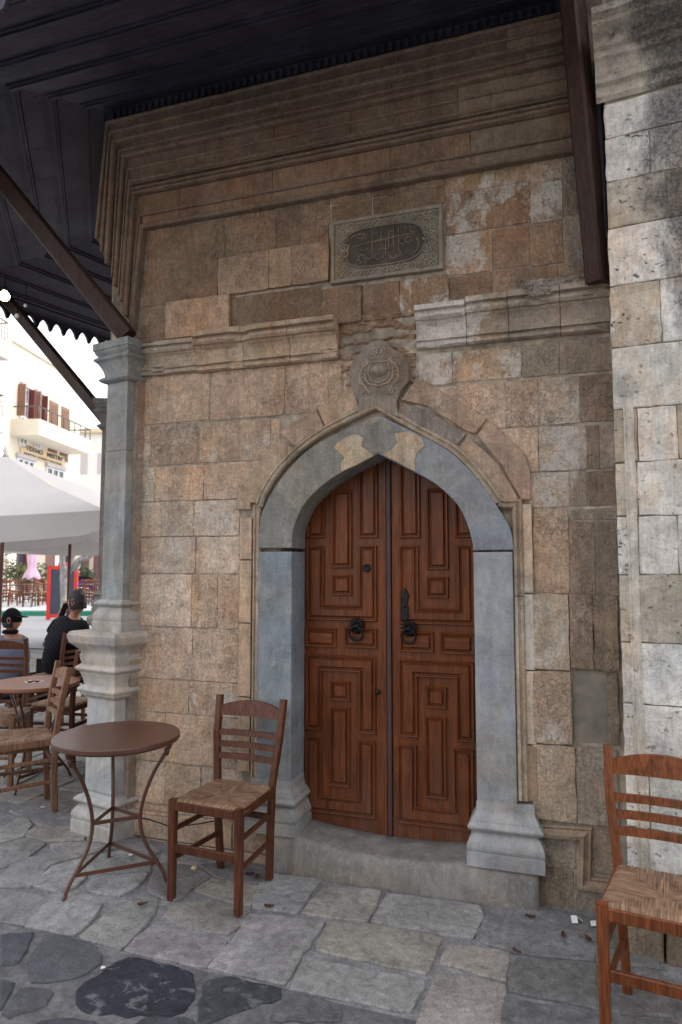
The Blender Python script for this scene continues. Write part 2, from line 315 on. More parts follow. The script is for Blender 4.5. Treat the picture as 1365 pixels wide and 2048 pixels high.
# ------------------------------------------------------------------ mesh helpers
class MB:
    def __init__(s): s.v = []; s.f = []; s.sm = []
    def add(s, vs, fs, smooth=False):
        n = len(s.v); s.v += [tuple(v) for v in vs]; s.f += [tuple(i + n for i in f) for f in fs]; s.sm += [smooth] * len(fs)
    def box(s, c, d, rot=None, taper=1):
        x, y, z = (a / 2 for a in d); P = []
        for k in (-1, 1):
            q = 1 if k < 0 else taper
            for i, j in ((-1, -1), (1, -1), (1, 1), (-1, 1)): P.append(Vector((i * x * q, j * y * q, k * z)))
        if rot is not None: P = [rot @ p for p in P]
        s.add([p + Vector(c) for p in P], [(3, 2, 1, 0), (4, 5, 6, 7), (0, 1, 5, 4), (1, 2, 6, 5), (2, 3, 7, 6), (3, 0, 4, 7)])
    def beam(s, a, b, w, h, up=(0, 0, 1), w2=None, h2=None, ch=.12):
        """chamfered beam"""
        a, b = Vector(a), Vector(b); d = (b - a).normalized(); x = d.cross(Vector(up))
        if x.length < 1e-4: x = d.cross(Vector((1, 0, 0)))
        x.normalize(); y = x.cross(d).normalized(); vs = []
        for p, W, H in ((a, w, h), (b, w2 or w, h2 or h)):
            W /= 2; H /= 2; c = min(W, H) * ch * 2
            for i, j in ((-W + c, -H), (W - c, -H), (W, -H + c), (W, H - c), (W - c, H), (-W + c, H), (-W, H - c), (-W, -H + c)): vs.append(p + x * i + y * j)
        s.add(vs, [(7, 6, 5, 4, 3, 2, 1, 0), tuple(range(8, 16))] + [(i, (i + 1) % 8, 8 + (i + 1) % 8, 8 + i) for i in range(8)])
    def tube(s, pts, r, n=8, closed=False, cap=True, sm=True):
        pts = [Vector(p) for p in pts]; m = len(pts); rs = r if hasattr(r, '__len__') else [r] * m; vs = []
        pu = None
        for i, p in enumerate(pts):
            a = pts[(i - 1) % m] if (closed or i > 0) else p; b = pts[(i + 1) % m] if (closed or i < m - 1) else p
            d = (b - a).normalized()
            if pu is None:
                u = d.cross(Vector((0, 0, 1)));
                if u.length < .05: u = d.cross(Vector((0, 1, 0)))
            else: u = pu - d * pu.dot(d)
            u.normalize(); pu = u; q = d.cross(u)
            for k in range(n):
                t = 2 * math.pi * k / n; vs.append(p + (u * math.cos(t) + q * math.sin(t)) * rs[i])
        fs = []
        for i in range(m if closed else m - 1):
            j = (i + 1) % m
            for k in range(n): fs.append((i * n + k, i * n + (k + 1) % n, j * n + (k + 1) % n, j * n + k))
        if cap and not closed: fs += [tuple(range(n))[::-1], tuple(range((m - 1) * n, m * n))]
        s.add(vs, fs, sm)
    def lathe(s, c, prof, n=24, axis=None, sm=True):
        vs = []; fs = []; Q = axis or Matrix.Identity(3)
        for r, z in prof:
            for k in range(n):
                t = 2 * math.pi * k / n; vs.append(Vector(c) + Q @ Vector((r * math.cos(t), r * math.sin(t), z)))
        for i in range(len(prof) - 1):
            for k in range(n): fs.append((i * n + k, i * n + (k + 1) % n, (i + 1) * n + (k + 1) % n, (i + 1) * n + k))
        fs += [tuple(range(n))[::-1], tuple(range((len(prof) - 1) * n, len(prof) * n))]
        s.add(vs, fs, sm)
    def prism(s, poly, mp, d0, d1, bev=0, jit=0, seg=0):
        """poly: 2-D outline; mp(u,v,d)->xyz; d0 back, d1 front; bevelled, jittered edges"""
        P = [Vector(p) for p in poly]
        if area(P) < 0: P.reverse()
        if seg:
            Q = []
            for i, p in enumerate(P):
                q = P[(i + 1) % len(P)]; n = max(1, min(7, int((q - p).length / seg)))
                for k in range(n):
                    r = p.lerp(q, k / n)
                    if jit and (k > 0): r = r + Vector((random.uniform(-jit, jit), random.uniform(-jit, jit)))
                    elif jit: r = r + (sum(P, Vector((0, 0))) / len(P) - r).normalized() * random.uniform(.2, 1.6) * jit
                    Q.append(r)
            P = Q
        n = len(P)
        def inset(P, b):
            out = []
            for i in range(n):
                a, p, c = P[i - 1], P[i], P[(i + 1) % n]
                e1 = (p - a).normalized(); e2 = (c - p).normalized()
                n1 = Vector((-e1.y, e1.x)); n2 = Vector((-e2.y, e2.x)); nn = n1 + n2
                if nn.length < .3: nn = n1
                nn.normalize(); k = max(.5, nn.dot(n1)); out.append(p + nn * (b / k))
            return out
        rings = [[mp(p.x, p.y, d0) for p in P]]
        if bev:
            rings.append([mp(p.x, p.y, d1 - bev * .8) for p in P]); I1 = inset(P, bev * .35); rings.append([mp(p.x, p.y, d1 - bev * .2) for p in I1])
            I = inset(P, bev); rings.append([mp(p.x, p.y, d1) for p in I])
        else: rings.append([mp(p.x, p.y, d1) for p in P])
        vs = [v for r in rings for v in r]; fs = []
        for i in range(len(rings) - 1):
            for k in range(n): fs.append((i * n + k, i * n + (k + 1) % n, (i + 1) * n + (k + 1) % n, (i + 1) * n + k))
        fs.append(tuple(range((len(rings) - 1) * n, len(rings) * n))); s.add(vs, fs)
    def sweep(s, path, prof, mp, closed=False, caps=True):
        """path in 2-D, prof [(across, depth)], mitred"""
        P = [Vector(p) for p in path]; n = len(P); vs = []; m = len(prof)
        for i, p in enumerate(P):
            a = P[i - 1] if (closed or i > 0) else None; c = P[(i + 1) % n] if (closed or i < n - 1) else None
            e1 = (p - a).normalized() if a is not None else (c - p).normalized(); e2 = (c - p).normalized() if c is not None else e1
            n1 = Vector((-e1.y, e1.x)); n2 = Vector((-e2.y, e2.x)); nn = (n1 + n2).normalized(); k = max(.35, nn.dot(n1))
            for o, d in prof: q = p + nn * (o / k); vs.append(mp(q.x, q.y, d))
        fs = []
        for i in range(n if closed else n - 1):
            j = (i + 1) % n
            for k in range(m - 1): fs.append((i * m + k, j * m + k, j * m + k + 1, i * m + k + 1))
        if caps and not closed: fs += [tuple(range(m)), tuple(range((n - 1) * m, n * m))[::-1]]
        s.add(vs, fs)
    def mesh(s, name, off=Vector((0, 0, 0))):
        me = bpy.data.meshes.new(name); me.from_pydata([tuple(Vector(v) - off) for v in s.v], [], s.f); me.validate(); 
        if len(me.polygons) == len(s.sm): me.polygons.foreach_set('use_smooth', s.sm)
        import bmesh
        bm = bmesh.new(); bm.from_mesh(me); bmesh.ops.recalc_face_normals(bm, faces=bm.faces); bm.to_mesh(me); bm.free()
        me.update(); return me
def area(P): return sum(P[i].x * P[(i + 1) % len(P)].y - P[(i + 1) % len(P)].x * P[i].y for i in range(len(P))) / 2
BASE = {}
def base_of(p):
    t = Vector((0, 0, 0))
    while p is not None: t = t + p.location; p = p.parent
    return t
def obj(name, mb, mat, parent=None, color=None, local=False, kind=None, label=None):
    """mesh given in world coordinates (or in the parent's own with local=True)"""
    me = mb.mesh(name); o = bpy.data.objects.new(name, me); COL.objects.link(o); me.materials.append(M[mat] if isinstance(mat, str) else mat)
    if parent is not None:
        o.parent = parent
        if not local: o.location = -base_of(parent)
    if color is not None: o.color = tuple(color) + ((0.0,) if len(color) == 3 else ())
    if kind: o['kind'] = kind
    if label: o['label'] = label
    return o
def tag(o, label, cat, group=None):
    o['label'] = label; o['category'] = cat
    if group: o['group'] = group
    return o
def thing(name, label, cat, loc=(0, 0, 0), rz=0, group=None):
    o = bpy.data.objects.new(name, None); COL.objects.link(o); o.location = loc; o.rotation_euler = (0, 0, rz); o.empty_display_size = .2
    return tag(o, label, cat, group)
def dup(root, loc, rz, label, sc=1):
    def rec(o, par):
        c = o.copy(); COL.objects.link(c); c.parent = par
        for ch in list(o.children): rec(ch, c)
        return c
    r = rec(root, None); r.location = loc; r.rotation_euler = (0, 0, rz); r['label'] = label; r.scale = (sc, sc, sc); return r
def J(c, v=.04):
    k = 1 + random.uniform(-v * 2, v * 2); return tuple(max(0, a * k * (1 + random.uniform(-v * .4, v * .4))) for a in c[:3]) + ((c[3],) if len(c) > 3 else (0.0,))
# =================================================================== KIOSK
WY = 3.42
kiosk = thing('stone_kiosk', 'old polygonal stone kiosk with pointed arched doorway and deep timber eaves', 'building', (-.91, WY, 0))
wall = bpy.data.objects.new('wall', None); COL.objects.link(wall); wall.parent = kiosk
def wm(u, v, d): return Vector((u, WY - d, v))           # wall mapping: u = x, v = z, d = outwards
def WP(px, py, Y=WY): p = at(px, py, Y); return (p.x, p.z)
bevs = .007
C1 = Vector((-2.6, WY)); D2 = Vector((-math.sin(R(37.6)), math.cos(R(37.6)))); N2 = Vector((-D2.y, D2.x))
D3 = Vector((math.sin(R(15.8)), math.cos(R(15.8)))); N3 = Vector((-D3.y, D3.x)); D4 = Vector((math.sin(R(68)), math.cos(R(68)))); N4 = Vector((-D4.y, D4.x))
C2 = C1 + D2 * 1.63; C3 = C2 + D3 * 1.63; C4 = C3 + D4 * 1.63
ZS, KS, EW = 4.38, .28, 1.32
ACX = -.911
# backing masonry with the door opening
arch_in = [(584, 1096), (585.5, 1066), (595, 1035), (612, 1004), (643, 973), (682, 946), (757, 907), (832, 945), (876, 971), (915, 1009), (935, 1048), (946, 1088), (947, 1101)]
AF = 3.38                                                # front plane of the marble arch
ain = [WP(x, y, AF) for x, y in arch_in]
mb = MB()
outl = [(-2.58, -.1), (-1.47, -.1), (-1.47, 1.63), (-1.40, 1.95), (-1.15, 2.2), (ACX, 2.32), (-.68, 2.2), (-.42, 1.95), (-.35, 1.63), (-.35, -.1), (.5, -.1), (.5, 4.42), (-2.6, 4.42)]
mb.prism(outl, wm, -.42, -.0025)
obj('backing', mb, 'mortar_w', wall)
inner = MB(); inner.box((ACX, WY + .55, 1.3), (1.3, .04, 2.9)); obj('backing', inner, 'mortar_w', wall)
nb = 0
def block(poly_px, col, proud=None, Y=WY, mat='stone', par=None, name='stone_block', bev=None, jit=.0028, mp=wm, world=False, back=-.03):
    P = poly_px if world else [WP(x, y, Y) for x, y in poly_px]
    m = MB(); d = random.uniform(0, .0035) if proud is None else proud
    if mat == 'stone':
        zc_ = sum(p[1] for p in P) / len(P); k_ = smooth01((zc_ - 2.0) / 1.2); AV = (.50 - .24 * k_, .41 - .225 * k_, .325 - .195 * k_)  # upper stones browner; the shade under the eaves is put into this tone too
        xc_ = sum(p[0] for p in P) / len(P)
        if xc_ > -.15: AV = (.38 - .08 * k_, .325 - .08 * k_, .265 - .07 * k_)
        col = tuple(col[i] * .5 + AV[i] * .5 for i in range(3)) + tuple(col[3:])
    m.prism(P, mp, back, d, bev if bev is not None else random.choice((.002, .003, .003, .006)), jit, .05)
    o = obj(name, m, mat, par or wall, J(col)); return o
GAP = .0008
def row(xr, yt, yb, joints, cols, proud=None, gap=GAP):
    zt = WP(xr, yt)[1] - gap; zb = WP(xr, yb)[1] + gap; ym = (yt + yb) / 2
    for i in range(len(joints) - 1):
        a, b = joints[i], joints[i + 1]
        a = a if isinstance(a, tuple) else (a, a); b = b if isinstance(b, tuple) else (b, b)
        # the row's height where the joint stands
        def xw(px): return WP(px, 1133 + (ym - 1133) * (px + 3482) / (xr + 3482))[0]
        P = [(xw(a[1]) + gap, zb), (xw(b[1]) - gap, zb), (xw(b[0]) - gap, zt), (xw(a[0]) + gap, zt)]
        c = cols[i % len(cols)]
        block(P, c, proud[i] if proud else None, world=True)
TAN = (.44, .335, .24); TAN2 = (.47, .365, .27); BRN = (.24, .17, .12); DBR = (.18, .13, .095); GRY = (.31, .285, .25); PAL = (.42, .395, .35)
LG = (.52, .46, .385); PK = (.50, .37, .275)
def a(c, al): return tuple(c[:3]) + (al,)
# left field below the cornice
row(350, 751, 845, [268, 283, 420], [a(LG, .1), a(TAN2, .25)])
row(540, 733, 832, [422, 570, 657, 712], [PK, a(PK, .2), TAN])
row(345, 847, 929, [268, 300, 396], [a(LG, .5), a(GRY, .35)])
row(460, 842, 924, [399, 541, 560], [a(TAN, .55), TAN2])
row(400, 930, 1000, [(268, 268), 310, 408, (535, 500)], [a(LG, .6), a(TAN2, .3), a(TAN2, .3)])
row(400, 1002, 1072, [266, 388, (480, 480)], [a(LG, .55), a(LG, .6)])
row(400, 1074, 1147, [264, 392, 480], [a(LG, .4), a(LG, .5)])
row(400, 1149, 1256, [262, 384, 436, 480], [a(LG, .3), a(TAN, .35), a(TAN2, .3)])
row(400, 1258, 1362, [260, 290, 385, 480], [LG, a(LG, .35), a(TAN2, .2)])
row(400, 1364, 1430, [258, 378, 480], [a(TAN, .2), a(TAN, .45)])
row(400, 1432, 1532, [256, 330, 430, 480], [TAN, PK, a(GRY, .3)])
row(400, 1534, 1618, [250, 330, 402, 485], [a(LG, .2), TAN, a(LG, .4)])
# right field
row(1040, 690, 756, [(838, 838), 905, 1045, 1120, 1228], [a(PK, .75), a(TAN, .7), a(GRY, .35), a((.24, .21, .18), .1)])
row(1080, 757, 851, [(850, 905), 1012, 1078, 1160, 1232], [a(PK, .5), a(TAN, .3), a(LG, .45), a(DBR, .1)])
row(1100, 853, 943, [(960, 1040), 1078, 1175, 1200, 1234], [a(PK, .25), a(LG, .55), a(BRN, .3), a(GRY, .1)])
row(1100, 945, 1015, [(1045, 1060), 1140, 1176, 1236], [a(LG, .6), a(GRY, .4), a(BRN, .1)])
row(1100, 1017, 1186, [1068, 1139], [a(TAN2, .45)])
row(1185, 1017, 1040, [1140, 1237], [a(GRY, .4)])
row(1185, 1042, 1192, [1140, 1192, 1237], [a(BRN, .35), a(DBR, .1)])
row(1185, 1188, 1339, [1140, 1188, 1237], [a(BRN, .45), a(DBR, .2)], [.022, .020])
row(1100, 1188, 1339, [1068, 1139], [a(LG, .5)], [.018])
row(1100, 1341, 1486, [1068, 1144], [a(TAN, .5)], [.022])
row(1185, 1342, 1486, [1216, 1238], [DBR], [.022])
niche = MB(); zt = WP(1180, 1343)[1]; zb = WP(1180, 1486)[1]
niche.prism([(WP(1146, 1415)[0], zb), (WP(1217, 1415)[0], zb), (WP(1217, 1415)[0], zt), (WP(1190, 1415)[0], zt + .01), (WP(1146, 1415)[0], zt)], wm, -.02, -.0012, .001, .003, .05)
obj('cement_patch', niche, 'cement', wall, (.2, .2, .18))
row(1100, 1488, 1640, [1066, 1153, 1238], [a(TAN, .35), a(GRY, .35)], [.018, .014])
# under the mouldings, down to the ground
row(1150, 1642, 1740, [1068, 1152, 1240], [a(GRY, .1), a((.22, .19, .15), .1)])
row(1150, 1742, 1850, [1082, 1150, 1240], [a((.25, .2, .15), .1), a(GRY, .1)])
row(400, 1632, 1685, [246, 360, 470, 560], [a(LG, .2), TAN, GRY], [.03, .034, .03])
row(400, 1620, 1631, [246, 400, 560], [LG], [.014, .014])
row(400, 1687, 1740, [246, 400, 540], [GRY], [.03, .034])
# upper field between the two cornices
row(450, 436, 515, [294, 451, 552, 603, 658], [BRN, a(BRN, .35), DBR, a(BRN, .3)])
row(450, 516, 592, [286, 398, 438, 541, 586, 660], [a(BRN, 0), a(BRN, .4), a(TAN, .4), a(TAN, .3), a(TAN, .35)], [.004, .014, .018, .020, .020])
row(380, 602, 676, [281, 336, 463], [a(BRN, .2), a(PK, .4)], [.004, .03])
row(560, 581, 660, [470, 645], [(.13, .095, .07)], [-.0015])
row(440, 592, 600, [438, 470], [BRN]); row(480, 594, 660, [463, 470], [BRN])
row(760, 566, 640, [647, 725, 800, 900], [a(BRN, .2), a(DBR, .2), a(BRN, .75)], [.022, .008, .008])
row(700, 372, 404, [606, 662, 745, 832, 892], [DBR, BRN, DBR, BRN]); row(700, 404, 440, [606, 662], [BRN])
row(820, 384, 419, [662, 745, 832, 892], [DBR, BRN, DBR])
row(980, 330, 374, [892, 1061], [a(TAN, .65)])
row(980, 376, 457, [892, 1061], [a(BRN, .75)]); row(980, 459, 541, [892, 985, 1061], [a(TAN, .8), a(BRN, .5)])
row(980, 543, 610, [900, 985, 1061], [a(DBR, .4), a(BRN, .3)])
row(1090, 302, 362, [1061, 1127], [a(TAN, .4)]); row(1090, 364, 444, [1061, 1127], [a(GRY, .75)])
row(1090, 446, 530, [1061, 1127], [a(BRN, .5)]); row(1100, 532, 575, [1061, 1117, 1170], [a(BRN, .35), a(GRY, .2)])
row(1150, 300, 430, [1127, 1215], [a((.25, .235, .21), .2)]); row(1150, 432, 530, [1127, 1215], [a((.30, .285, .26), .55)])
row(1190, 532, 574, [1170, 1222], [a(GRY, .1)])
# beam sockets: dark blocks that stand for the shaded holes
for x in (1087, 1142):
    h = MB(); q = WP(x, 582 if x < 1100 else 572); h.box((q[0] + .028, WY + .001, q[1]), (.055, .018, .034)); obj('beam_socket', h, 'iron', wall)
# ---- middle cornice
CORN = [(1.0, .0), (1.0, .105), (.87, .110), (.855, .082), (.80, .082), (.79, .092), (.72, .094), (.66, .084), (.645, .066), (.61, .064), (.56, .052), (.46, .040), (.34, .034), (.26, .036), (.235, .048), (.17, .048), (.16, .030), (.12, .030), (.10, .042), (.03, .042), (.0, .025), (.0, .0)]
def cornice(x0, x1, yt, yb, xr, col, k=1.0, n=1, jit=.0015, name='cornice_stone'):
    zt = WP(xr, yt)[1]; zb = WP(xr, yb)[1]; xs = [x0 + (x1 - x0) * i / n for i in range(n + 1)]
    for i in range(n):
        m = MB(); xa = WP(xs[i], 700)[0] + .0015; xb = WP(xs[i + 1], 700)[0] - .0015; st = max(3, int((xb - xa) / .03)); vs = []; fs = []; L = len(CORN)
        for s_ in range(st + 1):
            x = xa + (xb - xa) * s_ / st
            for t, d in CORN:
                nz = noise.noise(Vector((x * 13, t * 7, zt * 3 + i)))
                chip = max(0, noise.noise(Vector((x * 6 + 3, t * 2, 5.3))) - .28) * .12 if d > .04 else 0
                vs.append(Vector((x, WY - max(0, (d * k + nz * .004 - chip)), zb + (zt - zb) * t + nz * .002)))
        for s_ in range(st):
            for q in range(L - 1): fs.append((s_ * L + q, (s_ + 1) * L + q, (s_ + 1) * L + q + 1, s_ * L + q + 1))
        fs += [tuple(range(L)), tuple(range(st * L, st * L + L))[::-1]]
        m.add(vs, fs); obj(name, m, 'mould', wall, J(col, .03))
cornice(262, 399, 690, 750, 330, a((.37, .32, .26), .1), .72, 1)
cornice(400, 679, 658, 733, 540, a((.40, .31, .225), .1), 1.0, 3)
cornice(836, 936, 615, 694, 900, a((.38, .31, .25), 1.0), .85, 1)
cornice(936, 1020, 600, 686, 980, a((.33, .29, .24), .55), .85, 1)
cornice(1020, 1226, 586, 675, 1100, a((.30, .27, .23), .1), .95, 2)
# broken gap stone with torn relief
def rough_face(poly, amp, col, d0=.012, n=34, mat='stone', name='stone_block', seed=0, ridged=True):
    (xa, za), (xb, zb) = WP(*poly[0]), WP(*poly[1]); m = MB(); vs = []; fs = []; nz = max(6, int(n * abs(za - zb) / abs(xb - xa)))
    for j in range(nz + 1):
        for i in range(n + 1):
            u = i / n; v = j / nz; x = xa + (xb - xa) * u; z = zb + (za - zb) * v
            h = noise.fractal(Vector((x * 5 + seed, z * 16, seed)), 1, 2, 5) ; h = -abs(h) if ridged else h
            e = min(u, 1 - u, v, 1 - v) * 12; vs.append(wm(x, z, (d0 + h * amp) if e > .1 else -.01))
    for j in range(nz):
        for i in range(n): q = j * (n + 1) + i; fs.append((q, q + 1, q + n + 2, q + n + 1))
    m.add(vs, fs, False); return obj(name, m, mat, wall, J(col))
rough_face([(681, 634), (834, 770)], .060, a((.30, .225, .165), .12), .014, 60, seed=3)
rough_face([(1040, 572), (1222, 602)], .05, a(GRY, .05), .075, 50, seed=9, ridged=False)
# ---- great frame of the upper panel (bands corbelling outwards, turning down at the corner)
crn = [(291, 459), (279, 398), (274, 380), (265, 330), (249, 306), (236, 263)]
btm = [(271, 662), (262, 640), (257, 612), (248, 585), (237, 545), (214, 488)]
prd = [.030, .046, .062, .080, .104]
bcol = [(.22, .15, .108), (.185, .132, .10), (.162, .12, .095), (.152, .117, .098), (.148, .118, .102)]  # brown stained tones, lowered further to hold shade from the eaves
cw = [WP(*p) for p in crn]; bw = [WP(*p) for p in btm]
XR = WP(1172, 300)[0]; XR2 = WP(1150, 200)[0]
for k in range(5):
    random.seed(100 + k)
    P = [cw[k], cw[k + 1], bw[k + 1], bw[k]]
    block(P, bcol[k], prd[k], world=True, mat='mould', name='frame_stone', bev=.006, jit=.003)
    z0, z1 = cw[k][1] + .002, cw[k + 1][1] - .002
    xs = [cw[k][0] + .004] ; x = -2.0 + random.uniform(-.3, .1)
    while x < XR - .2: xs.append(x); x += random.uniform(.38, .72)
    xs.append(XR if k < 3 else XR2)
    for i in range(len(xs) - 1):
        xa, xb = xs[i], xs[i + 1]; ex = .025 if xa > -.15 and k < 3 else 0
        P = [(xa + .0006, z0), (xb - .0006, z0), (xb - .0006, z1), ((cw[k + 1][0] if i == 0 else xa) + .0006, z1)]
        al = .35 if -.9 < xa < -.2 and k in (1, 2, 4) else .12
        c = bcol[k] if xa < -.7 else tuple(q * .72 for q in (.30, .25, .20))
        block(P, a(c, al), prd[k] + ex, world=True, mat='mould', name='frame_stone', bev=.0025, jit=.001)
# fillets and beads of that frame
def path_px(pts, Y=WY): return [WP(*p, Y) for p in pts]
bead = [(-.011, 0), (-.011, .010), (-.005, .018), (.005, .018), (.011, .010), (.011, 0)]
def shift(prof, d, k=1): return [(o * k, (q + d) if q else d - .03) for o, q in prof]
for (fr, d, k) in ((0.0, .034, 1.25), (.35, .030, .55), (1.15, .046, .6), (1.6, .046, .5), (2.1, .062, .8), (2.55, .062, .5), (3.1, .080, .9), (3.5, .08, .5), (4.05, .104, .9), (4.45, .104, .6), (4.9, .104, .9)):
    i = min(4, int(fr)); f = fr - i
    c = Vector(cw[i]).lerp(Vector(cw[i + 1]), f); b = Vector(bw[i]).lerp(Vector(bw[i + 1]), f)
    m = MB(); P = [(XR if i < 3 else XR2, c.y), (c.x, c.y), (b.x, b.y)]
    Q = []                                                   # slightly worn line
    for s_ in range(40): q = Vector(P[0]).lerp(Vector(P[1]), s_ / 40); q.y += noise.noise(Vector((q.x * 7, fr, 2))) * .004; Q.append(q)
    for s_ in range(13): q = Vector(P[1]).lerp(Vector(P[2]), s_ / 12); q.x += noise.noise(Vector((q.y * 7, fr, 2))) * .003 * (s_ > 0); Q.append(q)
    m.sweep(Q, shift(bead, d, k), wm); obj('frame_bead', m, 'mould', wall, J(a((.20, .155, .12), .1)))
# ---- inscription plaque
plq = bpy.data.objects.new('inscription_plaque', None); COL.objects.link(plq); plq.parent = kiosk
pq = [WP(664, 447), WP(887, 411), WP(892, 540), WP(663, 562)]
px0, px1, pz0, pz1 = pq[0][0], pq[1][0], pq[2][1], pq[0][1]
m = MB(); m.prism([(px0, pz0), (px1, pz0), (px1, pz1), (px0, pz1)], wm, -.02, .016, .004); obj('plaque_slab', m, 'carve', plq, (.20, .18, .15, 0))
m = MB(); m.sweep([(px0 + .012, pz0 + .012), (px1 - .012, pz0 + .012), (px1 - .012, pz1 - .012), (px0 + .012, pz1 - .012)], [(-.009, .01), (-.009, .024), (.009, .024), (.009, .01)], wm, True)
obj('plaque_border', m, 'carve', plq, (.22, .205, .175, 0))
pcx, pcz = (px0 + px1) / 2 - .015, (pz0 + pz1) / 2; hw, hh = .225, .108
def cart(k):
    P = []
    for i in range(36):
        t = 2 * math.pi * i / 36; c, s_ = math.cos(t), math.sin(t)
        x = math.copysign(abs(c) ** .55, c) * hw * k; z = math.copysign(abs(s_) ** .75, s_) * hh * k
        if abs(s_) < .12: x += math.copysign(.018, c)
        P.append((pcx + x, pcz + z))
    return P
m = MB(); m.prism(cart(1.0), wm, 0, .0175, 0); obj('cartouche', m, 'carve', plq, (.075, .066, .058, 0))
m = MB(); m.sweep(cart(1.0), [(-.005, .012), (-.005, .024), (.004, .024), (.004, .012)], wm, True); obj('cartouche_rim', m, 'carve', plq, (.15, .14, .115, 0))
m = MB()                                                     # raised script
def stroke(pts, r=.0040, d=.019): m.tube([wm(pcx + x, pcz + z, d) for x, z in pts], [r * (.6 + .4 * math.sin(math.pi * i / (len(pts) - 1)) + .2) for i in range(len(pts))], 5)
def arc(cx, cz, rx, rz, t0, t1, n=9): return [(cx + rx * math.cos(R(t0 + (t1 - t0) * i / n)), cz + rz * math.sin(R(t0 + (t1 - t0) * i / n))) for i in range(n + 1)]
for x, z0, z1 in ((.035, .085, -.03), (.062, .09, -.02), (.088, .092, .0), (-.055, .085, -.06), (-.005, .09, -.01), (.02, .03, -.07)): stroke([(x, z0), (x - .003, (z0 + z1) / 2), (x - .002, z1)])
stroke([(-.165, .012), (-.09, .024), (-.02, .028), (.05, .034), (.12, .038), (.185, .040)], .0045)
for q in ((.11, .01, .02, .02, 90, 300), (.09, -.06, .02, .015, 180, 360), (-.04, .06, .018, .015, 0, 200), (-.19, .0, .02, .03, 60, 240), (-.10, .0, .025, .012, 180, 360), (.05, .06, .012, .012, 0, 300), (-.15, -.075, .04, .012, 180, 340), (.0, -.03, .03, .012, 10, 170), (.10, -.03, .012, .025, 90, 270)): stroke(arc(*q), .003)
for q in ((.065, -.045, .035, .035, 170, 370), (.145, -.02, .05, .055, 280, 400), (-.075, -.03, .04, .035, 190, 340), (-.165, -.03, .035, .055, 180, 330), (-.02, -.055, .025, .02, 150, 360), (.14, .01, .018, .016, 0, 360), (.17, .06, .02, .014, 20, 300), (-.13, .06, .045, .02, 10, 200), (-.12, .07, .02, .015, 180, 380), (-.01, .015, .03, .018, 20, 170), (-.115, -.055, .02, .02, 0, 270)): stroke(arc(*q))
for x, z in ((.12, .075), (.15, .08), (.165, .0), (.105, -.07), (-.03, .06), (-.09, .05), (-.18, .03), (-.14, -.005)): m.lathe(wm(pcx + x, pcz + z, .018), [(.007, 0), (.004, .004)], 6, Matrix.Rotation(R(90), 3, 'X'))
obj('carved_script', m, 'carve', plq, (.165, .145, .125, 0))
m = MB()
def scroll(cx, cz, r, t0, turn=1.6, d=.019, w=.0042, sgn=1):
    pts = []
    for i in range(16):
        f = i / 15; t = R(t0) + sgn * f * turn * 2 * math.pi; q = r * (1 - .85 * f); pts.append(wm(cx + q * math.cos(t), cz + q * math.sin(t), d))
    m.tube(pts, [w * (1 - .5 * i / 15) for i in range(16)], 5)
random.seed(5)
nx = 15
for i in range(nx):
    x = px0 + .045 + (px1 - px0 - .09) * i / (nx - 1)
    for z, s_ in ((pz1 - .042, 1), (pz0 + .042, -1)): scroll(x, z, .019, 90 * i, 1.1, sgn=1 if i % 2 else -1)
for j in range(6):
    z = pz0 + .08 + (pz1 - pz0 - .16) * j / 5
    for x in (px0 + .05, px1 - .05, px0 + .085, px1 - .088): scroll(x, z, .022, 70 * j, 1.3, sgn=1 if j % 2 else -1)
obj('carved_scrolls', m, 'carve', plq, (.27, .26, .215, 0))
# ---- doorway: jambs, arch, hood mould, voussoirs
def gobj(name, mb, col, mat='marble', par=kiosk, **k): return obj(name, mb, mat, par, col if len(col) == 4 else tuple(col) + (0.0,), **k)
BLU = (.175, .205, .235); GM = (.165, .165, .152); BL2 = (.26, .285, .315)
aout = [WP(x, y, AF) for x, y in [(516, 1097), (518, 1060), (526, 1020), (556, 966), (600, 914), (655, 876), (757, 830), (845, 872), (905, 907), (960, 962), (1000, 1020), (1022, 1060), (1029, 1100)]]
am = lambda u, v, d: Vector((u, AF - d, v))
zsp = (ain[0][1] + ain[-1][1]) / 2
def ringpart(io, ii): return [aout[i] for i in io] + [ain[i] for i in reversed(ii)]
# soften: subdivide both lines
def smoothline(P, n=4):
    out = []
    for i in range(len(P) - 1):
        p0, p1, p2, p3 = Vector(P[max(0, i - 1)]), Vector(P[i]), Vector(P[i + 1]), Vector(P[min(len(P) - 1, i + 2)])
        for k in range(n):
            t = k / n; out.append(.5 * ((2 * p1) + (p2 - p0) * t + (2 * p0 - 5 * p1 + 4 * p2 - p3) * t * t + (3 * p1 - p0 - 3 * p2 + p3) * t ** 3))
    out.append(Vector(P[-1])); return out
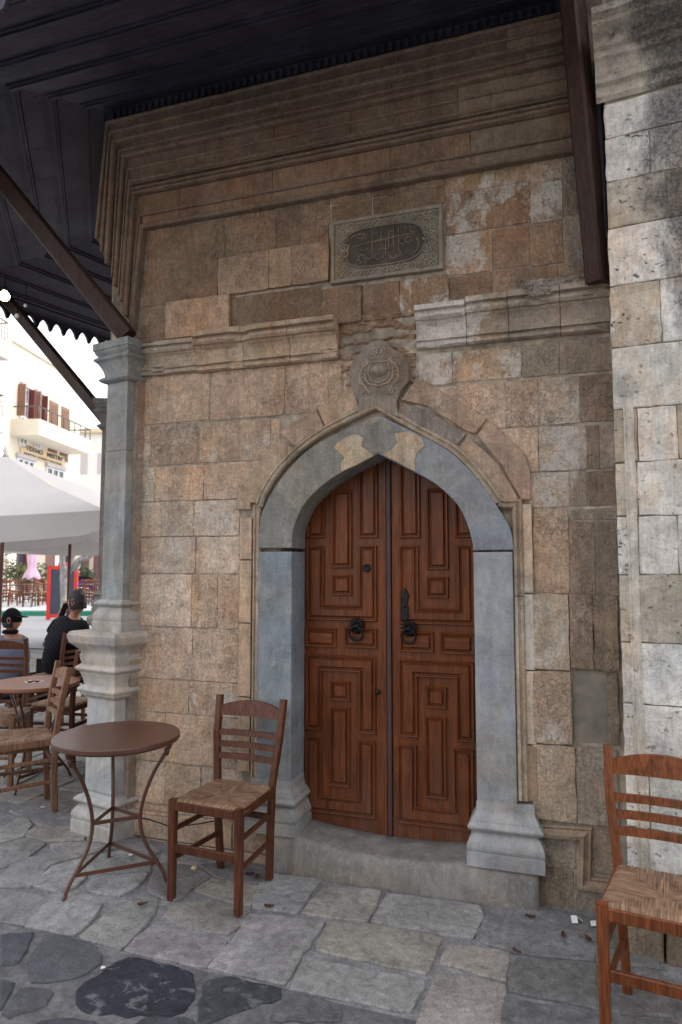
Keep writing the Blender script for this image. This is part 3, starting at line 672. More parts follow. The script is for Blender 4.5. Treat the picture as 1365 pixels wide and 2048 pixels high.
# make both sides meet at their apex
iL, iR = smoothline(ain[:7]), smoothline(ain[6:]); oL, oR = smoothline(aout[:7]), smoothline(aout[6:])
for L_, o_ in ((list(oL) + list(reversed(iL)), 0), (list(oR) + list(reversed(iR)), 1)):
    m = MB(); m.prism(L_, am, -.215, 0.0 if o_ else .001, .006); gobj('arch_stone', m, (GM, (.185, .205, .235))[o_])
for px, nm in (([(668, 895), (690, 875), (712, 868), (728, 875), (725, 893), (742, 905), (748, 912), (684, 944), (682, 930), (688, 915), (678, 905)], 'l'), ([(790, 868), (812, 862), (838, 870), (852, 892), (835, 905), (830, 925), (832, 944), (764, 908), (785, 898), (795, 885)], 'r')):
    m = MB(); m.prism([WP(x, y, AF) for x, y in px], am, -.02, .0045, .002, .002, .02); gobj('repair_patch', m, (.43, .37, .28), 'mould')
m = MB(); m.prism([WP(x, y, AF) for x, y in [(700, 868), (757, 833), (822, 868), (812, 864), (790, 870), (796, 885), (786, 899), (765, 907), (757, 905), (745, 908), (730, 893), (733, 877), (714, 866)]], am, -.02, .0035, .002, .001, .02); gobj('repair_patch', m, (.17, .165, .15))
# jambs (prisms, butt under the arch)
xi0, xi1 = ain[0][0], ain[-1][0]; xo0, xo1 = WP(514, 1300, AF)[0], WP(1029.5, 1300, AF)[0]
zbL = WP(550, 1562, AF)[1]; zbR = WP(990, 1606, AF)[1]; zsill = .175
for xa, xb, zb, c in ((xo0, xi0, zbL, BLU), (xi1, xo1, zbR, BL2)):
    zt_j = (zsp - .009) if xa < -1 else (min(ain[-1][1], aout[-1][1]) - .008); m = MB(); m.prism([(xa, zb - .05), (xb, zb - .05), (xb, zt_j), (xa, zt_j)], am, -.213, -.002 if xa < -1 else .0, .006); gobj('door_jamb', m, c)
# moulded bases
def loft(poly, prof, grow=None):
    """poly: footprint (ccw), prof [(z, off)]"""
    m = MB(); P = [Vector(p) for p in poly]
    if area(P) < 0: P.reverse()
    n = len(P); vs = []
    for z, off in prof:
        for i in range(n):
            p = P[i]; e1 = (p - P[i - 1]).normalized(); e2 = (P[(i + 1) % n] - p).normalized()
            n1 = Vector((e1.y, -e1.x)); n2 = Vector((e2.y, -e2.x)); nn = (n1 + n2).normalized(); k = max(.4, nn.dot(n1))
            q = p + nn * (off / k); vs.append((q.x, q.y, z))
    fs = [tuple(range(n))[::-1], tuple(range((len(prof) - 1) * n, len(prof) * n))]
    for j in range(len(prof) - 1):
        for i in range(n): fs.append((j * n + i, j * n + (i + 1) % n, (j + 1) * n + (i + 1) % n, (j + 1) * n + i))
    m.add(vs, fs); return m
def curve_prof(keys, n=5):
    out = []
    for i in range(len(keys) - 1):
        (z0, o0, c), (z1, o1, _) = keys[i], keys[i + 1]
        if c == 0: out.append((z0, o0)); continue
        for k in range(n):
            t = k / n; zz = z0 + (z1 - z0) * t
            if c == 1: oo = o0 + (o1 - o0) * (1 - math.cos(t * math.pi)) / 2      # cyma
            elif c == 2: oo = o0 + (o1 - o0) * math.sin(t * math.pi / 2)           # bulge
            elif c == 3: oo = o0 + (o1 - o0) * (1 - math.cos(t * math.pi / 2))     # hollow
            elif c == 4: oo = o0 + .014 * math.sin(t * math.pi) + (o1 - o0) * t     # bead
            out.append((zz, oo))
    out.append(keys[-1][:2]); return out
def jamb_base(x0, x1, ztop, zbot, k=1):
    H = ztop - zbot; f = lambda t: zbot + H * t
    keys = [(f(0), .045, 0), (f(.22), .047, 0), (f(.225), .040, 2), (f(.30), .046, 3), (f(.52), .016, 0), (f(.545), .014, 0), (f(.55), .03, 4), (f(.68), .026, 1), (f(.86), .004, 0), (f(.99), .002, 0), (f(1.0), -.01, 0)]
    return loft([(x0, AF), (x1, AF), (x1, AF + .19), (x0, AF + .19)], curve_prof(keys))
zB0L = WP(578, 1668, AF - .045)[1]; zB0R = WP(1078, 1740, AF - .045)[1]
gobj('jamb_base', jamb_base(xo0 - .02, xi0, zbL + .004, .172), (.27, .28, .285))
xst = WP(1066, 1500, AF)[0]
gobj('jamb_base', jamb_base(xi1, xst, zbR + .004, .152), (.30, .31, .325))
# worn threshold
m = MB(); tx0, tx1 = WP(541, 1728, 3.36)[0], WP(1079, 1813, 3.36)[0]; nxs, vs, fs = 40, [], []
for i in range(nxs + 1):
    x = tx0 + (tx1 - tx0) * i / nxs; t = max(-1, min(1, (x - ACX) / .44)); sag = .042 * (1 - t * t); sagb = .028 * (1 - t * t)
    nz = noise.noise(Vector((x * 9, 1, 2))) * .004; zt_ = .170 - .012 * ((x - ACX) / .6)
    for (y, z) in ((3.325 + nz, -.02), (3.33 + nz, .03 + nz), (3.338 + nz * .5, zt_ - sag - .035), (3.347, zt_ - sag - .012), (3.358, zt_ - sag - .002), (3.38, zt_ - sag), (3.44, zt_ - sag * .9), (3.52, zt_ - (sag + sagb) / 2 + .006), (3.60, zt_ - sagb + .010), (3.62, -.02)): vs.append((x, y, z))
for i in range(nxs):
    for k in range(9): q = i * 10 + k; fs.append((q, q + 10, q + 11, q + 1))
fs += [tuple(range(10)), tuple(range(nxs * 10, nxs * 10 + 10))]
m.add(vs, fs, True); gobj('threshold', m, (.20, .195, .185))
# hood mould, turning out and running down both sides
hp = [(513, 1600), (508, 1012), (523, 1010), (528, 992), (553, 950), (600, 900), (655, 861), (720, 828), (757, 812), (795, 834), (850, 866), (913, 902), (963, 953), (1000, 1005), (1012, 1008), (1036, 1008), (1036, 1592)]
hl = [WP(*p) for p in hp]; hl[1] = (hl[0][0], hl[1][1]); hl[16] = (hl[15][0], hl[16][1])
mid_ = smoothline(hl[3:9], 3)[:-1] + smoothline(hl[8:14], 3)
hprof = [(-.022, -.02), (-.024, .026), (-.017, .040), (-.006, .043), (-.002, .032), (.003, .030), (.009, .038), (.018, .034), (.024, .022), (.024, -.02)]
m = MB(); m.sweep(hl[1:3] + mid_, hprof, wm); gobj('hood_mould', m, a((.36, .315, .25), .2), 'mould')
m = MB(); m.sweep([(hl[0][0], .25), hl[1]], hprof, wm); gobj('hood_mould', m, a((.36, .31, .25), .1), 'mould')
m = MB(); m.sweep([mid_[-1], hl[14], hl[15], (hl[15][0], WP(1036, 1192)[1] + .002)], hprof, wm); gobj('hood_mould', m, a((.36, .31, .25), .3), 'mould')
m = MB(); m.sweep([(hl[15][0], WP(1036, 1192)[1] - .002), (hl[15][0], WP(1036, 1596)[1])], hprof, wm); gobj('hood_mould', m, a((.40, .34, .27), .35), 'mould')
# flat strips beside it
def strip(xa, xb, ys, cols, d=.020):
    xa, xb = WP(xa, 1250)[0], WP(xb, 1250)[0]
    for i in range(len(ys) - 1):
        block([(xa, WP(1050, ys[i + 1])[1] + .002), (xb, WP(1050, ys[i + 1])[1] + .002), (xb, WP(1050, ys[i])[1] - .002), (xa, WP(1050, ys[i])[1] - .002)], cols[i % len(cols)], d, world=True, bev=.004, jit=.0015, mat='mould', name='frame_stone')
strip(481, 505, [1022, 1118, 1262, 1430, 1600], [a(TAN2, .2), a(TAN2, .3), a(TAN, .3)])
strip(1044, 1069, [1008, 1187, 1340, 1488, 1600], [a(LG, .45), a(PAL, .9), a(LG, .5), a((.33, .25, .17), .3)])
# voussoirs
for P, c in (([(473, 1020), (477, 985), (524, 917), (556, 880), (592, 898), (553, 945), (528, 988), (522, 1006), (503, 1007), (503, 1020)], a(TAN2, .15)),
             ([(560, 866), (634, 819), (652, 858), (595, 896)], PK), ([(637, 817), (700, 788), (712, 785), (722, 826), (655, 858)], PK),
             ([(830, 763), (845, 763), (976, 838), (952, 868), (936, 864), (855, 813), (803, 800)], a(PK, .5)),
             ([(800, 806), (853, 820), (935, 869), (912, 898), (850, 864), (795, 831)], a((.34, .30, .26), .65)),
             ([(938, 872), (1000, 932), (1034, 990), (1040, 1002), (1016, 1003), (1002, 998), (966, 950), (916, 901)], a(TAN2, .5)),
             ([(956, 870), (980, 842), (1048, 905), (1062, 940), (1062, 1000), (1044, 1000), (1036, 985), (1004, 930)], a(PK, .25))):
    block(P, (c[0] * .80, c[1] * .82, c[2] * .84, .25), .015 + random.uniform(0, .003), name='voussoir', bev=.005, jit=.002, mat='mould')
# ---- carved keystone
key = bpy.data.objects.new('keystone', None); COL.objects.link(key); key.parent = kiosk
kp = [(716, 838), (721, 822), (720, 805), (712, 788), (704, 770), (702, 752), (705, 733), (714, 717), (722, 712), (733, 700), (744, 688), (762, 681), (778, 688), (790, 701), (802, 706), (812, 717), (820, 732), (822, 750), (820, 766), (810, 778), (801, 794), (796, 808), (798, 823), (804, 840), (757, 818)]
km = lambda u, v, d: wm(u, v, d * .70 + .012)
kc = WP(762, 745)
m = MB(); m.prism([WP(*p) for p in kp], km, -.02, .034, .010); obj('keystone_block', m, 'carve', key, (.20, .18, .16, 0))  # block darkened and scrolls lightened, putting relief shade into their colour
m = MB()
m.tube([km(kc[0] + x, kc[1] + z, .036) for x, z in [(-.052, .030), (-.045, .050), (-.02, .045), (0, .050), (.02, .045), (.045, .050), (.052, .030), (.060, -.01), (.042, -.05), (0, -.066), (-.042, -.05), (-.060, -.01)]], .0045, 6, True)
for i in range(11):
    t = R(198 + 14.4 * i); m.tube([km(kc[0] + .010 * math.cos(t), kc[1] + .034, .033), km(kc[0] + .030 * math.cos(t), kc[1] + .020 + .018 * math.sin(t), .038), km(kc[0] + .052 * math.cos(t), kc[1] + .016 + .046 * math.sin(t), .036)], [.0015, .0035, .0052], 6)
obj('shell', m, 'carve', key, (.30, .27, .235, 0))
m = MB()
for s_ in (-1, 1):
    for (x, z, r, t0, tr) in ((.078, .045, .022, 90, 1.4), (.09, -.045, .024, 270, 1.4), (.065, -.115, .02, 0, 1.4), (.035, .078, .018, 60, 1.3), (.02, .115, .016, 200, 1.2), (.088, .0, .018, 120, 1.2)):
        pts = []
        for i in range(14):
            f = i / 13; t = R(t0) + tr * 2 * math.pi * f; q = r * (1 - .8 * f); pts.append(km(kc[0] + s_ * (x + q * math.cos(t)), kc[1] + z + q * math.sin(t), .036))
        m.tube(pts, [.0048 * (1 - .4 * i / 13) for i in range(14)], 6)
    m.tube([km(kc[0] + s_ * x, kc[1] + z, .036) for x, z in ((.05, .06), (.085, .03), (.105, -.01), (.10, -.05), (.075, -.08), (.055, -.11), (.06, -.13))], .006, 6)
    m.tube([km(kc[0] + s_ * x, kc[1] + z, .036) for x, z in ((.0, -.085), (.02, -.075), (.05, -.07), (.07, -.045), (.075, -.01))], .006, 6)
for i in range(5): m.lathe(km(kc[0] + (-.012 + .024 * (i % 2)) * (i < 4), kc[1] + .095 + .014 * (i // 2), .032), [(.010, 0), (.008, .006), (.003, .010)], 8, Matrix.Rotation(R(90), 3, 'X'))
obj('carved_scrolls', m, 'carve', key, (.30, .27, .235, 0))
m = MB(); m.prism([WP(*p) for p in [(718, 836), (722, 812), (724, 800), (757, 788), (796, 802), (798, 822), (803, 838), (757, 818)]], km, .0, .039, .003); obj('keystone_foot', m, 'carve', key, (.22, .21, .185, 0))
# ---- plinth frame right of the door
def mould_path(pts, w=.030, d=.035, col=(.30, .24, .18), par=kiosk):
    pr = [(-w, -.01), (-w, d * .4), (-w * .8, d * .5), (-w * .7, d), (-w * .2, d * 1.1), (w * .0, d * .7), (w * .5, d * .45), (w * .8, d * .6), (w, d * .3), (w, -.01)]
    m = MB(); m.sweep([WP(*p) for p in pts], pr, wm); gobj('plinth_moulding', m, a(col, .1), 'mould', par)
mould_path([(1072, 1660), (1171, 1667), (1169, 1765), (1245, 1775)])
mould_path([(246, 1617), (520, 1650)], .014, .03, (.33, .29, .24))
# ------------------------------------------------------------------ door
door_par = kiosk; DY = 3.575
dm = lambda u, v, d: Vector((u, DY - d, v))
def DP(x, y): return WP(x, y, DY)
leafs = []
for nm, xa, xb in (('l', xi0 - .03, DP(774, 1300)[0]), ('r', DP(785, 1300)[0], xi1 + .03)):
    e = bpy.data.objects.new('door', None); COL.objects.link(e); e.parent = kiosk; leafs.append(e)
    m = MB(); m.prism([(xa, .10), (xb, .10), (xb, 2.25), (xa, 2.25)], dm, -.045, 0, .003); obj('door_leaf', m, 'door', e)
m = MB(); m.prism([(DP(775.5, 1300)[0], .12), (DP(784, 1300)[0], .12), (DP(784, 1300)[0], 2.24), (DP(775.5, 1300)[0], 2.24)], dm, -.03, .014, .004); obj('meeting_strip', m, 'astragal', leafs[1])
m = MB(); m.prism([(DP(768, 1300)[0], .12), (DP(774, 1300)[0], .12), (DP(774, 1300)[0], 2.24), (DP(768, 1300)[0], 2.24)], dm, -.03, .004, .003); obj('meeting_stile', m, 'door', leafs[0])
rect = lambda x0, y0, x1, y1: [(x0, y1), (x1, y1), (x1, y0), (x0, y0)]
def straight(P):
    """px outline -> world, squared up: equal px x / y share one world x / z"""
    xs = sorted(set(p[0] for p in P)); ys = sorted(set(p[1] for p in P)); ym = sum(ys) / len(ys); xm = sum(xs) / len(xs)
    X = {x: DP(x, ym)[0] for x in xs}; Z = {y: DP(xm, y)[1] for y in ys}; return [(X[x], Z[y]) for x, y in P]
prof_m = [(-.009, -.002), (-.009, .007), (-.005, .015), (.000, .014), (.002, .006), (.004, .001), (.006, .0004), (.010, -.002)]
def panel(P, leaf, horiz=False, raised=True):
    Q = [Vector(p) for p in straight(P)]
    if area(Q) < 0: Q.reverse()
    m = MB(); m.sweep(Q, prof_m, dm, True)
    # fielded centre, inset and raised
    n = len(Q); I = []
    for b_, d_ in ((.0075, .0006), (.0105, .0012), (.0175, .0125)):
        r = []
        for i in range(n):
            e1 = (Q[i] - Q[i - 1]).normalized(); e2 = (Q[(i + 1) % n] - Q[i]).normalized(); n1 = Vector((-e1.y, e1.x)); n2 = Vector((-e2.y, e2.x))
            nn = n1 + n2; q = Q[i] + nn * (b_ / max(.5, nn.dot(n1))); r.append(dm(q.x, q.y, d_))
        I.append(r)
    vs = [v for r in I for v in r]; fs = []
    for j in range(2):
        for i in range(n): fs.append((j * n + i, j * n + (i + 1) % n, (j + 1) * n + (i + 1) % n, (j + 1) * n + i))
    fs.append(tuple(range(2 * n, 3 * n))); m.add(vs, fs)
    obj('door_panel', m, 'doorh' if horiz else 'door', leaf)
for leaf, L in ((leafs[0], [rect(619, 930, 648, 1073), rect(668, 983, 702, 1133), rect(722, 900, 754, 1073), [(618, 1238), (752, 1238), (752, 1095), (722, 1095), (722, 1213), (647, 1213), (647, 1095), (618, 1095)], rect(668, 1153, 702, 1188), rect(616, 1259, 671, 1291), rect(693, 1259, 752, 1293),
                            [(616, 1460), (643, 1460), (643, 1340), (722, 1340), (722, 1460), (750, 1460), (750, 1314), (616, 1314)], rect(665, 1366, 698, 1398), rect(664, 1418, 698, 1570), [(615, 1626), (749, 1626), (749, 1480), (720, 1480), (720, 1598), (642, 1598), (642, 1480), (615, 1480)]]),
                (leafs[1], [rect(804, 900, 838, 1073), rect(858, 980, 894, 1136), rect(914, 930, 945, 1072), [(803, 1246), (947, 1246), (947, 1094), (920, 1094), (920, 1220), (836, 1220), (836, 1094), (803, 1094)], rect(857, 1157, 895, 1193), rect(804, 1266, 865, 1301), rect(885, 1269, 947, 1305),
                            [(802, 1475), (833, 1475), (833, 1352), (917, 1352), (917, 1475), (946, 1475), (946, 1325), (802, 1325)], rect(857, 1377, 891, 1413), rect(855, 1436, 891, 1593), [(800, 1650), (946, 1650), (946, 1497), (912, 1497), (912, 1620), (832, 1620), (832, 1497), (800, 1497)]])):
    for P in L: panel(P, leaf, horiz=(len(P) == 4 and (max(p[0] for p in P) - min(p[0] for p in P)) > 50))
dk = lambda u, v, d: dm(u, v, d + .012)
# ring knockers on rosettes, lock plate, cylinder, bolt knob
for leaf, (x, y) in ((leafs[0], (717, 1251)), (leafs[1], (821, 1256))):
    cx_, cz_ = DP(x, y); m = MB(); RX = Matrix.Rotation(R(90), 3, 'X')
    m.lathe(dk(cx_, cz_, .010), [(.034, 0), (.034, .006), (.028, .010), (.012, .010), (.011, .022), (.003, .026)], 20, RX)
    for i in range(14):
        t = 2 * math.pi * i / 14; c, s_ = math.cos(t), math.sin(t)
        m.tube([dk(cx_ + c * .012, cz_ + s_ * .012, .018), dk(cx_ + c * .030, cz_ + s_ * .030, .020), dk(cx_ + c * .044, cz_ + s_ * .044, .013)], [.003, .0062, .0045], 6)
    obj('knocker_rosette', m, 'iron', leaf)
    m = MB(); m.tube([dk(cx_ + .037 * math.cos(2 * math.pi * i / 20), cz_ - .040 + .038 * math.sin(2 * math.pi * i / 20), .030 - .008 * math.sin(2 * math.pi * i / 20) * -1) for i in range(20)], [.0052 + .0016 * (1 - math.sin(2 * math.pi * i / 20)) / 2 for i in range(20)], 8, True)
    obj('knocker_ring', m, 'iron', leaf)
m = MB(); m.prism([DP(*p) for p in [(812, 1175), (820, 1190), (816, 1205), (819, 1215), (818, 1225), (820, 1232), (814, 1242), (806, 1241), (803, 1232), (806, 1224), (804, 1214), (807, 1204), (804, 1190)]], dk, 0, .011, .003); obj('lock_plate', m, 'iron', leafs[1])
q = DP(812, 1212); m = MB(); m.lathe(dk(q[0], q[1], .010), [(.009, 0), (.009, .006), (.004, .007)], 12, Matrix.Rotation(R(90), 3, 'X')); obj('lock_cylinder', m, 'iron', leafs[1])
q = DP(736, 1136); m = MB(); m.lathe(dk(q[0], q[1], .008), [(.022, 0), (.021, .006), (.012, .007), (.010, .003), (.004, .003)], 20, Matrix.Rotation(R(90), 3, 'X')); obj('rim_lock', m, 'iron', leafs[0])
q = DP(757, 1384); m = MB(); m.lathe(dk(q[0], q[1], .002), [(.013, 0), (.012, .006), (.005, .008)], 12, Matrix.Rotation(R(90), 3, 'X')); obj('bolt_cap', m, 'iron', leafs[0])
# ------------------------------------------------------------------ corner pilasters
def pilaster(cf, u, prn, col):
    pil = bpy.data.objects.new('pilaster', None); COL.objects.link(pil); pil.parent = kiosk
    n = Vector((-u.y, u.x)) if False else Vector((u.y, -u.x));
    if n.dot(Vector((-cf[0], -cf[1]))) < 0: n = -n
    cf = Vector(cf)
    cs = cf - u * .035 - n * .028
    def foot(hw_, c=None): c = cf if c is None else c; return [c - u * hw_, c + u * hw_, c + u * hw_ - n * .24, c - u * hw_ - n * .24]
    Z = lambda y: at(225, y, 3.30).z
    die = foot(.114)
    secs = [('pedestal_base', foot(.114), [(gz(*cf) - .03, .050, 0), (Z(1651), .052, 0), (Z(1649), .046, 2), (Z(1640), .052, 3), (Z(1618), .012, 0), (Z(1616), .030, 4), (Z(1604), .034, 1), (Z(1596), .0, 0), (Z(1590), 0, 0)], (.36, .37, .38)),
            ('pedestal_die', foot(.114), [(Z(1592), .0, 0), (Z(1398), .0, 0)], (.36, .38, .40)),
            ('pedestal_neck', foot(.114), [(Z(1400), .010, 2), (Z(1390), .032, 4), (Z(1376), .026, 0), (Z(1374), .016, 3), (Z(1348), .034, 0), (Z(1346), .040, 4), (Z(1334), .040, 0), (Z(1332), .026, 2), (Z(1312), .036, 0), (Z(1310), .030, 3), (Z(1292), .066, 0)], (.36, .36, .36)),
            ('pedestal_slab', foot(.114), [(Z(1293), .064, 2), (Z(1284), .082, 2), (Z(1272), .088, 2), (Z(1266), .080, 0), (Z(1264), .066, 0)], (.37, .35, .335)),
            ('shaft_base', foot(.088, cs), [(Z(1265), .036, 0), (Z(1246), .036, 0), (Z(1244), .030, 2), (Z(1236), .034, 3), (Z(1216), .008, 0), (Z(1214), .014, 4), (Z(1203), .018, 0), (Z(1200), .004, 0)], (.30, .31, .32)),
            ('shaft', foot(.088, cs), [(Z(1201), 0, 0), (Z(900), 0, 0)], (.205, .225, .24)), ('shaft', foot(.0875, cs), [(Z(899), 0, 0), (Z(757), 0, 0)], (.20, .215, .225)),
            ('capital', foot(.088, cs), [(Z(762), .004, 0), (Z(760), .020, 4), (Z(750), .024, 0), (Z(748), .012, 3), (Z(722), .040, 0), (Z(720), .046, 4), (Z(710), .046, 0), (Z(708), .040, 2), (Z(698), .056, 0), (Z(697), .062, 0), (Z(683), .064, 0)], (.17, .19, .205))]
    for nm, ft, keys, c in secs: obj(nm, loft(ft, curve_prof(keys)), 'marble', pil, (c[0] * col, c[1] * col * .985, c[2] * col * .955, 0.))
    m = loft([cs - u * .112 - n * .05, cs + u * .07 - n * .05, cs + u * .07 - n * .22, cs - u * .112 - n * .22], [(gz(*cf), 0), (Z(757), 0)]); obj('pilaster_return', m, 'mould', pil, (.29, .25, .215, .2))
U1 = Vector((-.974, .228))
pilaster((-2.524, 3.318), U1, 1, 1.0)
ang = R(-52); U2 = Vector((U1.x * math.cos(ang) - U1.y * math.sin(ang), U1.x * math.sin(ang) + U1.y * math.cos(ang)))
pilaster(C2 + Vector((.33, -.02)), U2, 1, .9)
# other facets of the kiosk
for pa, pb, nn in ((C1, C2, N2), (C2, C3, N3), (C3, C4, N4)):
    m = MB(); dd = (pb - pa).normalized(); q = [pa - nn * .04 + dd * .02, pb - nn * .04, pb - nn * .34, pa - nn * .34 + dd * .02]
    m.add([(p.x, p.y, z) for z in (-.05, 2.80) for p in q], [(3, 2, 1, 0), (4, 5, 6, 7), (0, 1, 5, 4), (1, 2, 6, 5), (2, 3, 7, 6), (3, 0, 4, 7)])
    q2 = [pa + nn * -.01, pb + nn * -.01, pb - nn * .30, pa - nn * .30]
    m.add([(p.x, p.y, z) for z in (2.80, 4.40) for p in q2], [(3, 2, 1, 0), (4, 5, 6, 7), (0, 1, 5, 4), (1, 2, 6, 5), (2, 3, 7, 6), (3, 0, 4, 7)])
    obj('side_wall', m, 'stone', kiosk, (.30, .24, .18, .3))
# ------------------------------------------------------------------ eaves
eav = bpy.data.objects.new('eaves', None); COL.objects.link(eav); eav.parent = kiosk
def corner(c, na, nb_, s): b = (na + nb_) / (1 + na.dot(nb_)); return c + b * s
N1 = Vector((0, -1)); CE = Vector((.115, WY))               # right end of the eaves against the neighbour
def endpt(s): # right end, leaning left as it comes out
    return CE + Vector((-.16 * s, -s))
ends = [(lambda s: endpt(s)), (lambda s: corner(C1, N1, N2, s)), (lambda s: corner(C2, N2, N3, s)), (lambda s: corner(C3, N3, N4, s)), (lambda s: C4 + N4 * s)]
def zs(s): return ZS - KS * s
bands = [0, .21, .40, .59, .80, 1.02, 1.20]
for fi in range(4):
    A, B = ends[fi], ends[fi + 1]
    for j in range(len(bands) - 1):
        for (s0, s1, dz, ch) in ((bands[j] + .004, bands[j + 1] - .062, .0, 0), (bands[j + 1] - .058, bands[j + 1] - .040, -.010, 1), (bands[j + 1] - .040, bands[j + 1] - .016, -.022, 1), (bands[j + 1] - .016, bands[j + 1] + .004, -.010, 1)):
            m = MB(); lo = []; hi = []
            for (E_, s) in ((A, s0), (B, s0), (B, s1), (A, s1)):
                p = E_(s); lo.append((p.x, p.y, zs(s) + dz)); hi.append((p.x, p.y, zs(s) + .03))
            m.add(lo + hi, [(0, 1, 2, 3), (7, 6, 5, 4), (0, 4, 5, 1), (1, 5, 6, 2), (2, 6, 7, 3), (3, 7, 4, 0)])
            o = obj('eave_board' if not ch else 'eave_batten', m, 'eave', eav)
    # frieze with dentils under the soffit at the wall head
    m = MB(); p, q = A(.02), B(.02); p2, q2 = A(.06), B(.06)
    m.add([(p.x, p.y, 4.26), (q.x, q.y, 4.26), (q2.x, q2.y, 4.26), (p2.x, p2.y, 4.26), (p.x, p.y, 4.40), (q.x, q.y, 4.40), (q2.x, q2.y, 4.40), (p2.x, p2.y, 4.40)], [(0, 1, 2, 3), (7, 6, 5, 4), (0, 4, 5, 1), (1, 5, 6, 2), (2, 6, 7, 3), (3, 7, 4, 0)])
    Ld = (q2 - p2).length; dd = (q2 - p2).normalized(); nn = Vector((-dd.y, dd.x));
    if nn.dot((A(1) - A(0))) < 0: nn = -nn
    if fi < 2:
        for i in range(int(Ld / .045)):
            c = p2 + dd * (.03 + .045 * i) + nn * .008; m.box((c.x, c.y, 4.315), (.022, .022, .05), Matrix.Rotation(math.atan2(dd.y, dd.x), 3, 'Z'))
    obj('dentil_frieze', m, 'eave', eav)
    # fascia with scalloped valance
    P, Q = A(EW), B(EW); L = (Q - P).length; dd = (Q - P).normalized(); nn = Vector((-dd.y, dd.x))
    m = MB(); n_ = max(1, round(L / .145)); st = L / n_; poly = [(0, zs(EW) + .10)]; 
    poly.append((0, zs(EW) - .075))
    for i in range(n_):
        for (f, dz) in ((.04, -.075), (.14, -.085), (.22, -.10), (.30, -.115), (.36, -.14), (.43, -.165), (.5, -.172), (.57, -.165), (.64, -.14), (.70, -.115), (.78, -.10), (.86, -.085), (.96, -.075)): poly.append(((i + f) * st, zs(EW) + dz + .02))
    poly += [(L, zs(EW) - .075), (L, zs(EW) + .10)]
    m.prism(poly, lambda u, v, d: Vector((P.x + dd.x * u + nn.x * d, P.y + dd.y * u + nn.y * d, v)), -.012, .012)
    obj('valance', m, 'eave', eav)
    # gutter board between last band and fascia
    m = MB(); lo = []; hi = []
    for (E_, s) in ((A, 1.20), (B, 1.20), (B, EW), (A, EW)): p = E_(s); lo.append((p.x, p.y, zs(s) - .03)); hi.append((p.x, p.y, zs(s) + .06))
    m.add(lo + hi, [(0, 1, 2, 3), (7, 6, 5, 4), (0, 4, 5, 1), (1, 5, 6, 2), (2, 6, 7, 3), (3, 7, 4, 0)]); obj('eave_rim', m, 'eave', eav)
    # roof skin above
    m = MB(); a0, b0 = A(EW + .06), B(EW + .06); a1, b1 = A(-1.0), B(-1.0)
    m.add([(a0.x, a0.y, zs(EW) + .11), (b0.x, b0.y, zs(EW) + .11), (b1.x, b1.y, 5.1), (a1.x, a1.y, 5.1), (a0.x, a0.y, zs(EW) + .17), (b0.x, b0.y, zs(EW) + .17), (b1.x, b1.y, 5.18), (a1.x, a1.y, 5.18)], [(0, 1, 2, 3), (7, 6, 5, 4), (0, 4, 5, 1), (1, 5, 6, 2), (2, 6, 7, 3), (3, 7, 4, 0)])
    obj('roof', m, 'tile', kiosk)
def on_soffit(px, py, c, n): # point of the sloping soffit of one facet
    return hit(px, py, (KS * n.x, KS * n.y, 1), ZS + KS * n.dot(c))
def strut(a_, b_, w_=.085, h_=.10, mat='strut'):
    m = MB(); m.beam(a_, b_, w_, h_); o = obj('strut', m, mat, kiosk); return o
zc = at(225, 683, 3.3).z
s1a = Vector((-2.40, 3.31, zc + .02)); s1b = hit(-75, 262, (KS * N1.x, KS * N1.y, 1), ZS + KS * N1.dot(C1)); strut(s1a, s1b)
s2a = Vector((C2.x + .02, C2.y - .03, zc - .12)); s2b = on_soffit(8, 592, C2, N3); strut(s2a, s2b, .07, .09)
s3a = Vector((C3.x, C3.y, zc)); q = corner(C3, N3, N4, 1.2); strut(s3a, Vector((q.x, q.y, zs(1.2))), .09, .1, 'eave')
sRa = at(1198, 566, 3.30); sRb = on_soffit(1140, -60, Vector((0, WY)), N1); strut(sRa, sRb, .085, .11)
# little hip rib in the dark corner
# ------------------------------------------------------------------ neighbouring wall on the right
rb = Vector((at(1238, 1133, 3.17).x, 3.17)); ra = R(-6)
RU = Vector((math.cos(ra), math.sin(ra))); RN = Vector((RU.y, -RU.x))       # along, outwards
nb_ = thing('neighbouring_wall', 'pale pitted limestone wall with black weathering at right edge', 'wall', (rb.x, rb.y, 0))
RNV = Vector((RN.x, RN.y, 0))
def rm(u, v, d): p = rb + RU * u + RN * d; return Vector((p.x, p.y, v))
def RP(px, py, d=0): p = hit(px, py, RNV, RNV.dot(Vector((rb.x, rb.y, 0))) + d); return ((Vector((p.x, p.y)) - rb).dot(RU), p.z)
m = MB(); m.prism([(.006, -.05), (1.6, -.05), (1.6, 6.2), (.006, 6.2)], rm, -.6, -.005); obj('backing', m, 'cement', nb_)
PW = (.66, .67, .65)
def rrow(yt, yb, joints, cols, xr=1300):
    zt = RP(xr, yt)[1] - .0015; zb = RP(xr, yb)[1] + .0015; ym = (yt + yb) / 2
    for i in range(len(joints) - 1):
        ua = 0 if joints[i] is None else RP(joints[i], ym)[0] + .0015; ub = RP(joints[i + 1], ym)[0] - .0015
        m = MB(); m.prism([(ua, zb), (ub, zb), (ub, zt), (ua, zt)], rm, -.03 if ua else -.25, random.uniform(0, .004), random.choice((.003, .004, .007)), .003, .05)
        obj('stone_block', m, 'pale', nb_, J(cols[i % len(cols)], .04))
rrow(186, 258, [None, 1420], [a(PW, .5)]); rrow(258, 347, [None, 1300, 1420], [a(PW, .5), a(PW, .4)]); rrow(347, 443, [None, 1334, 1420], [a((.42, .40, .35), .5)])
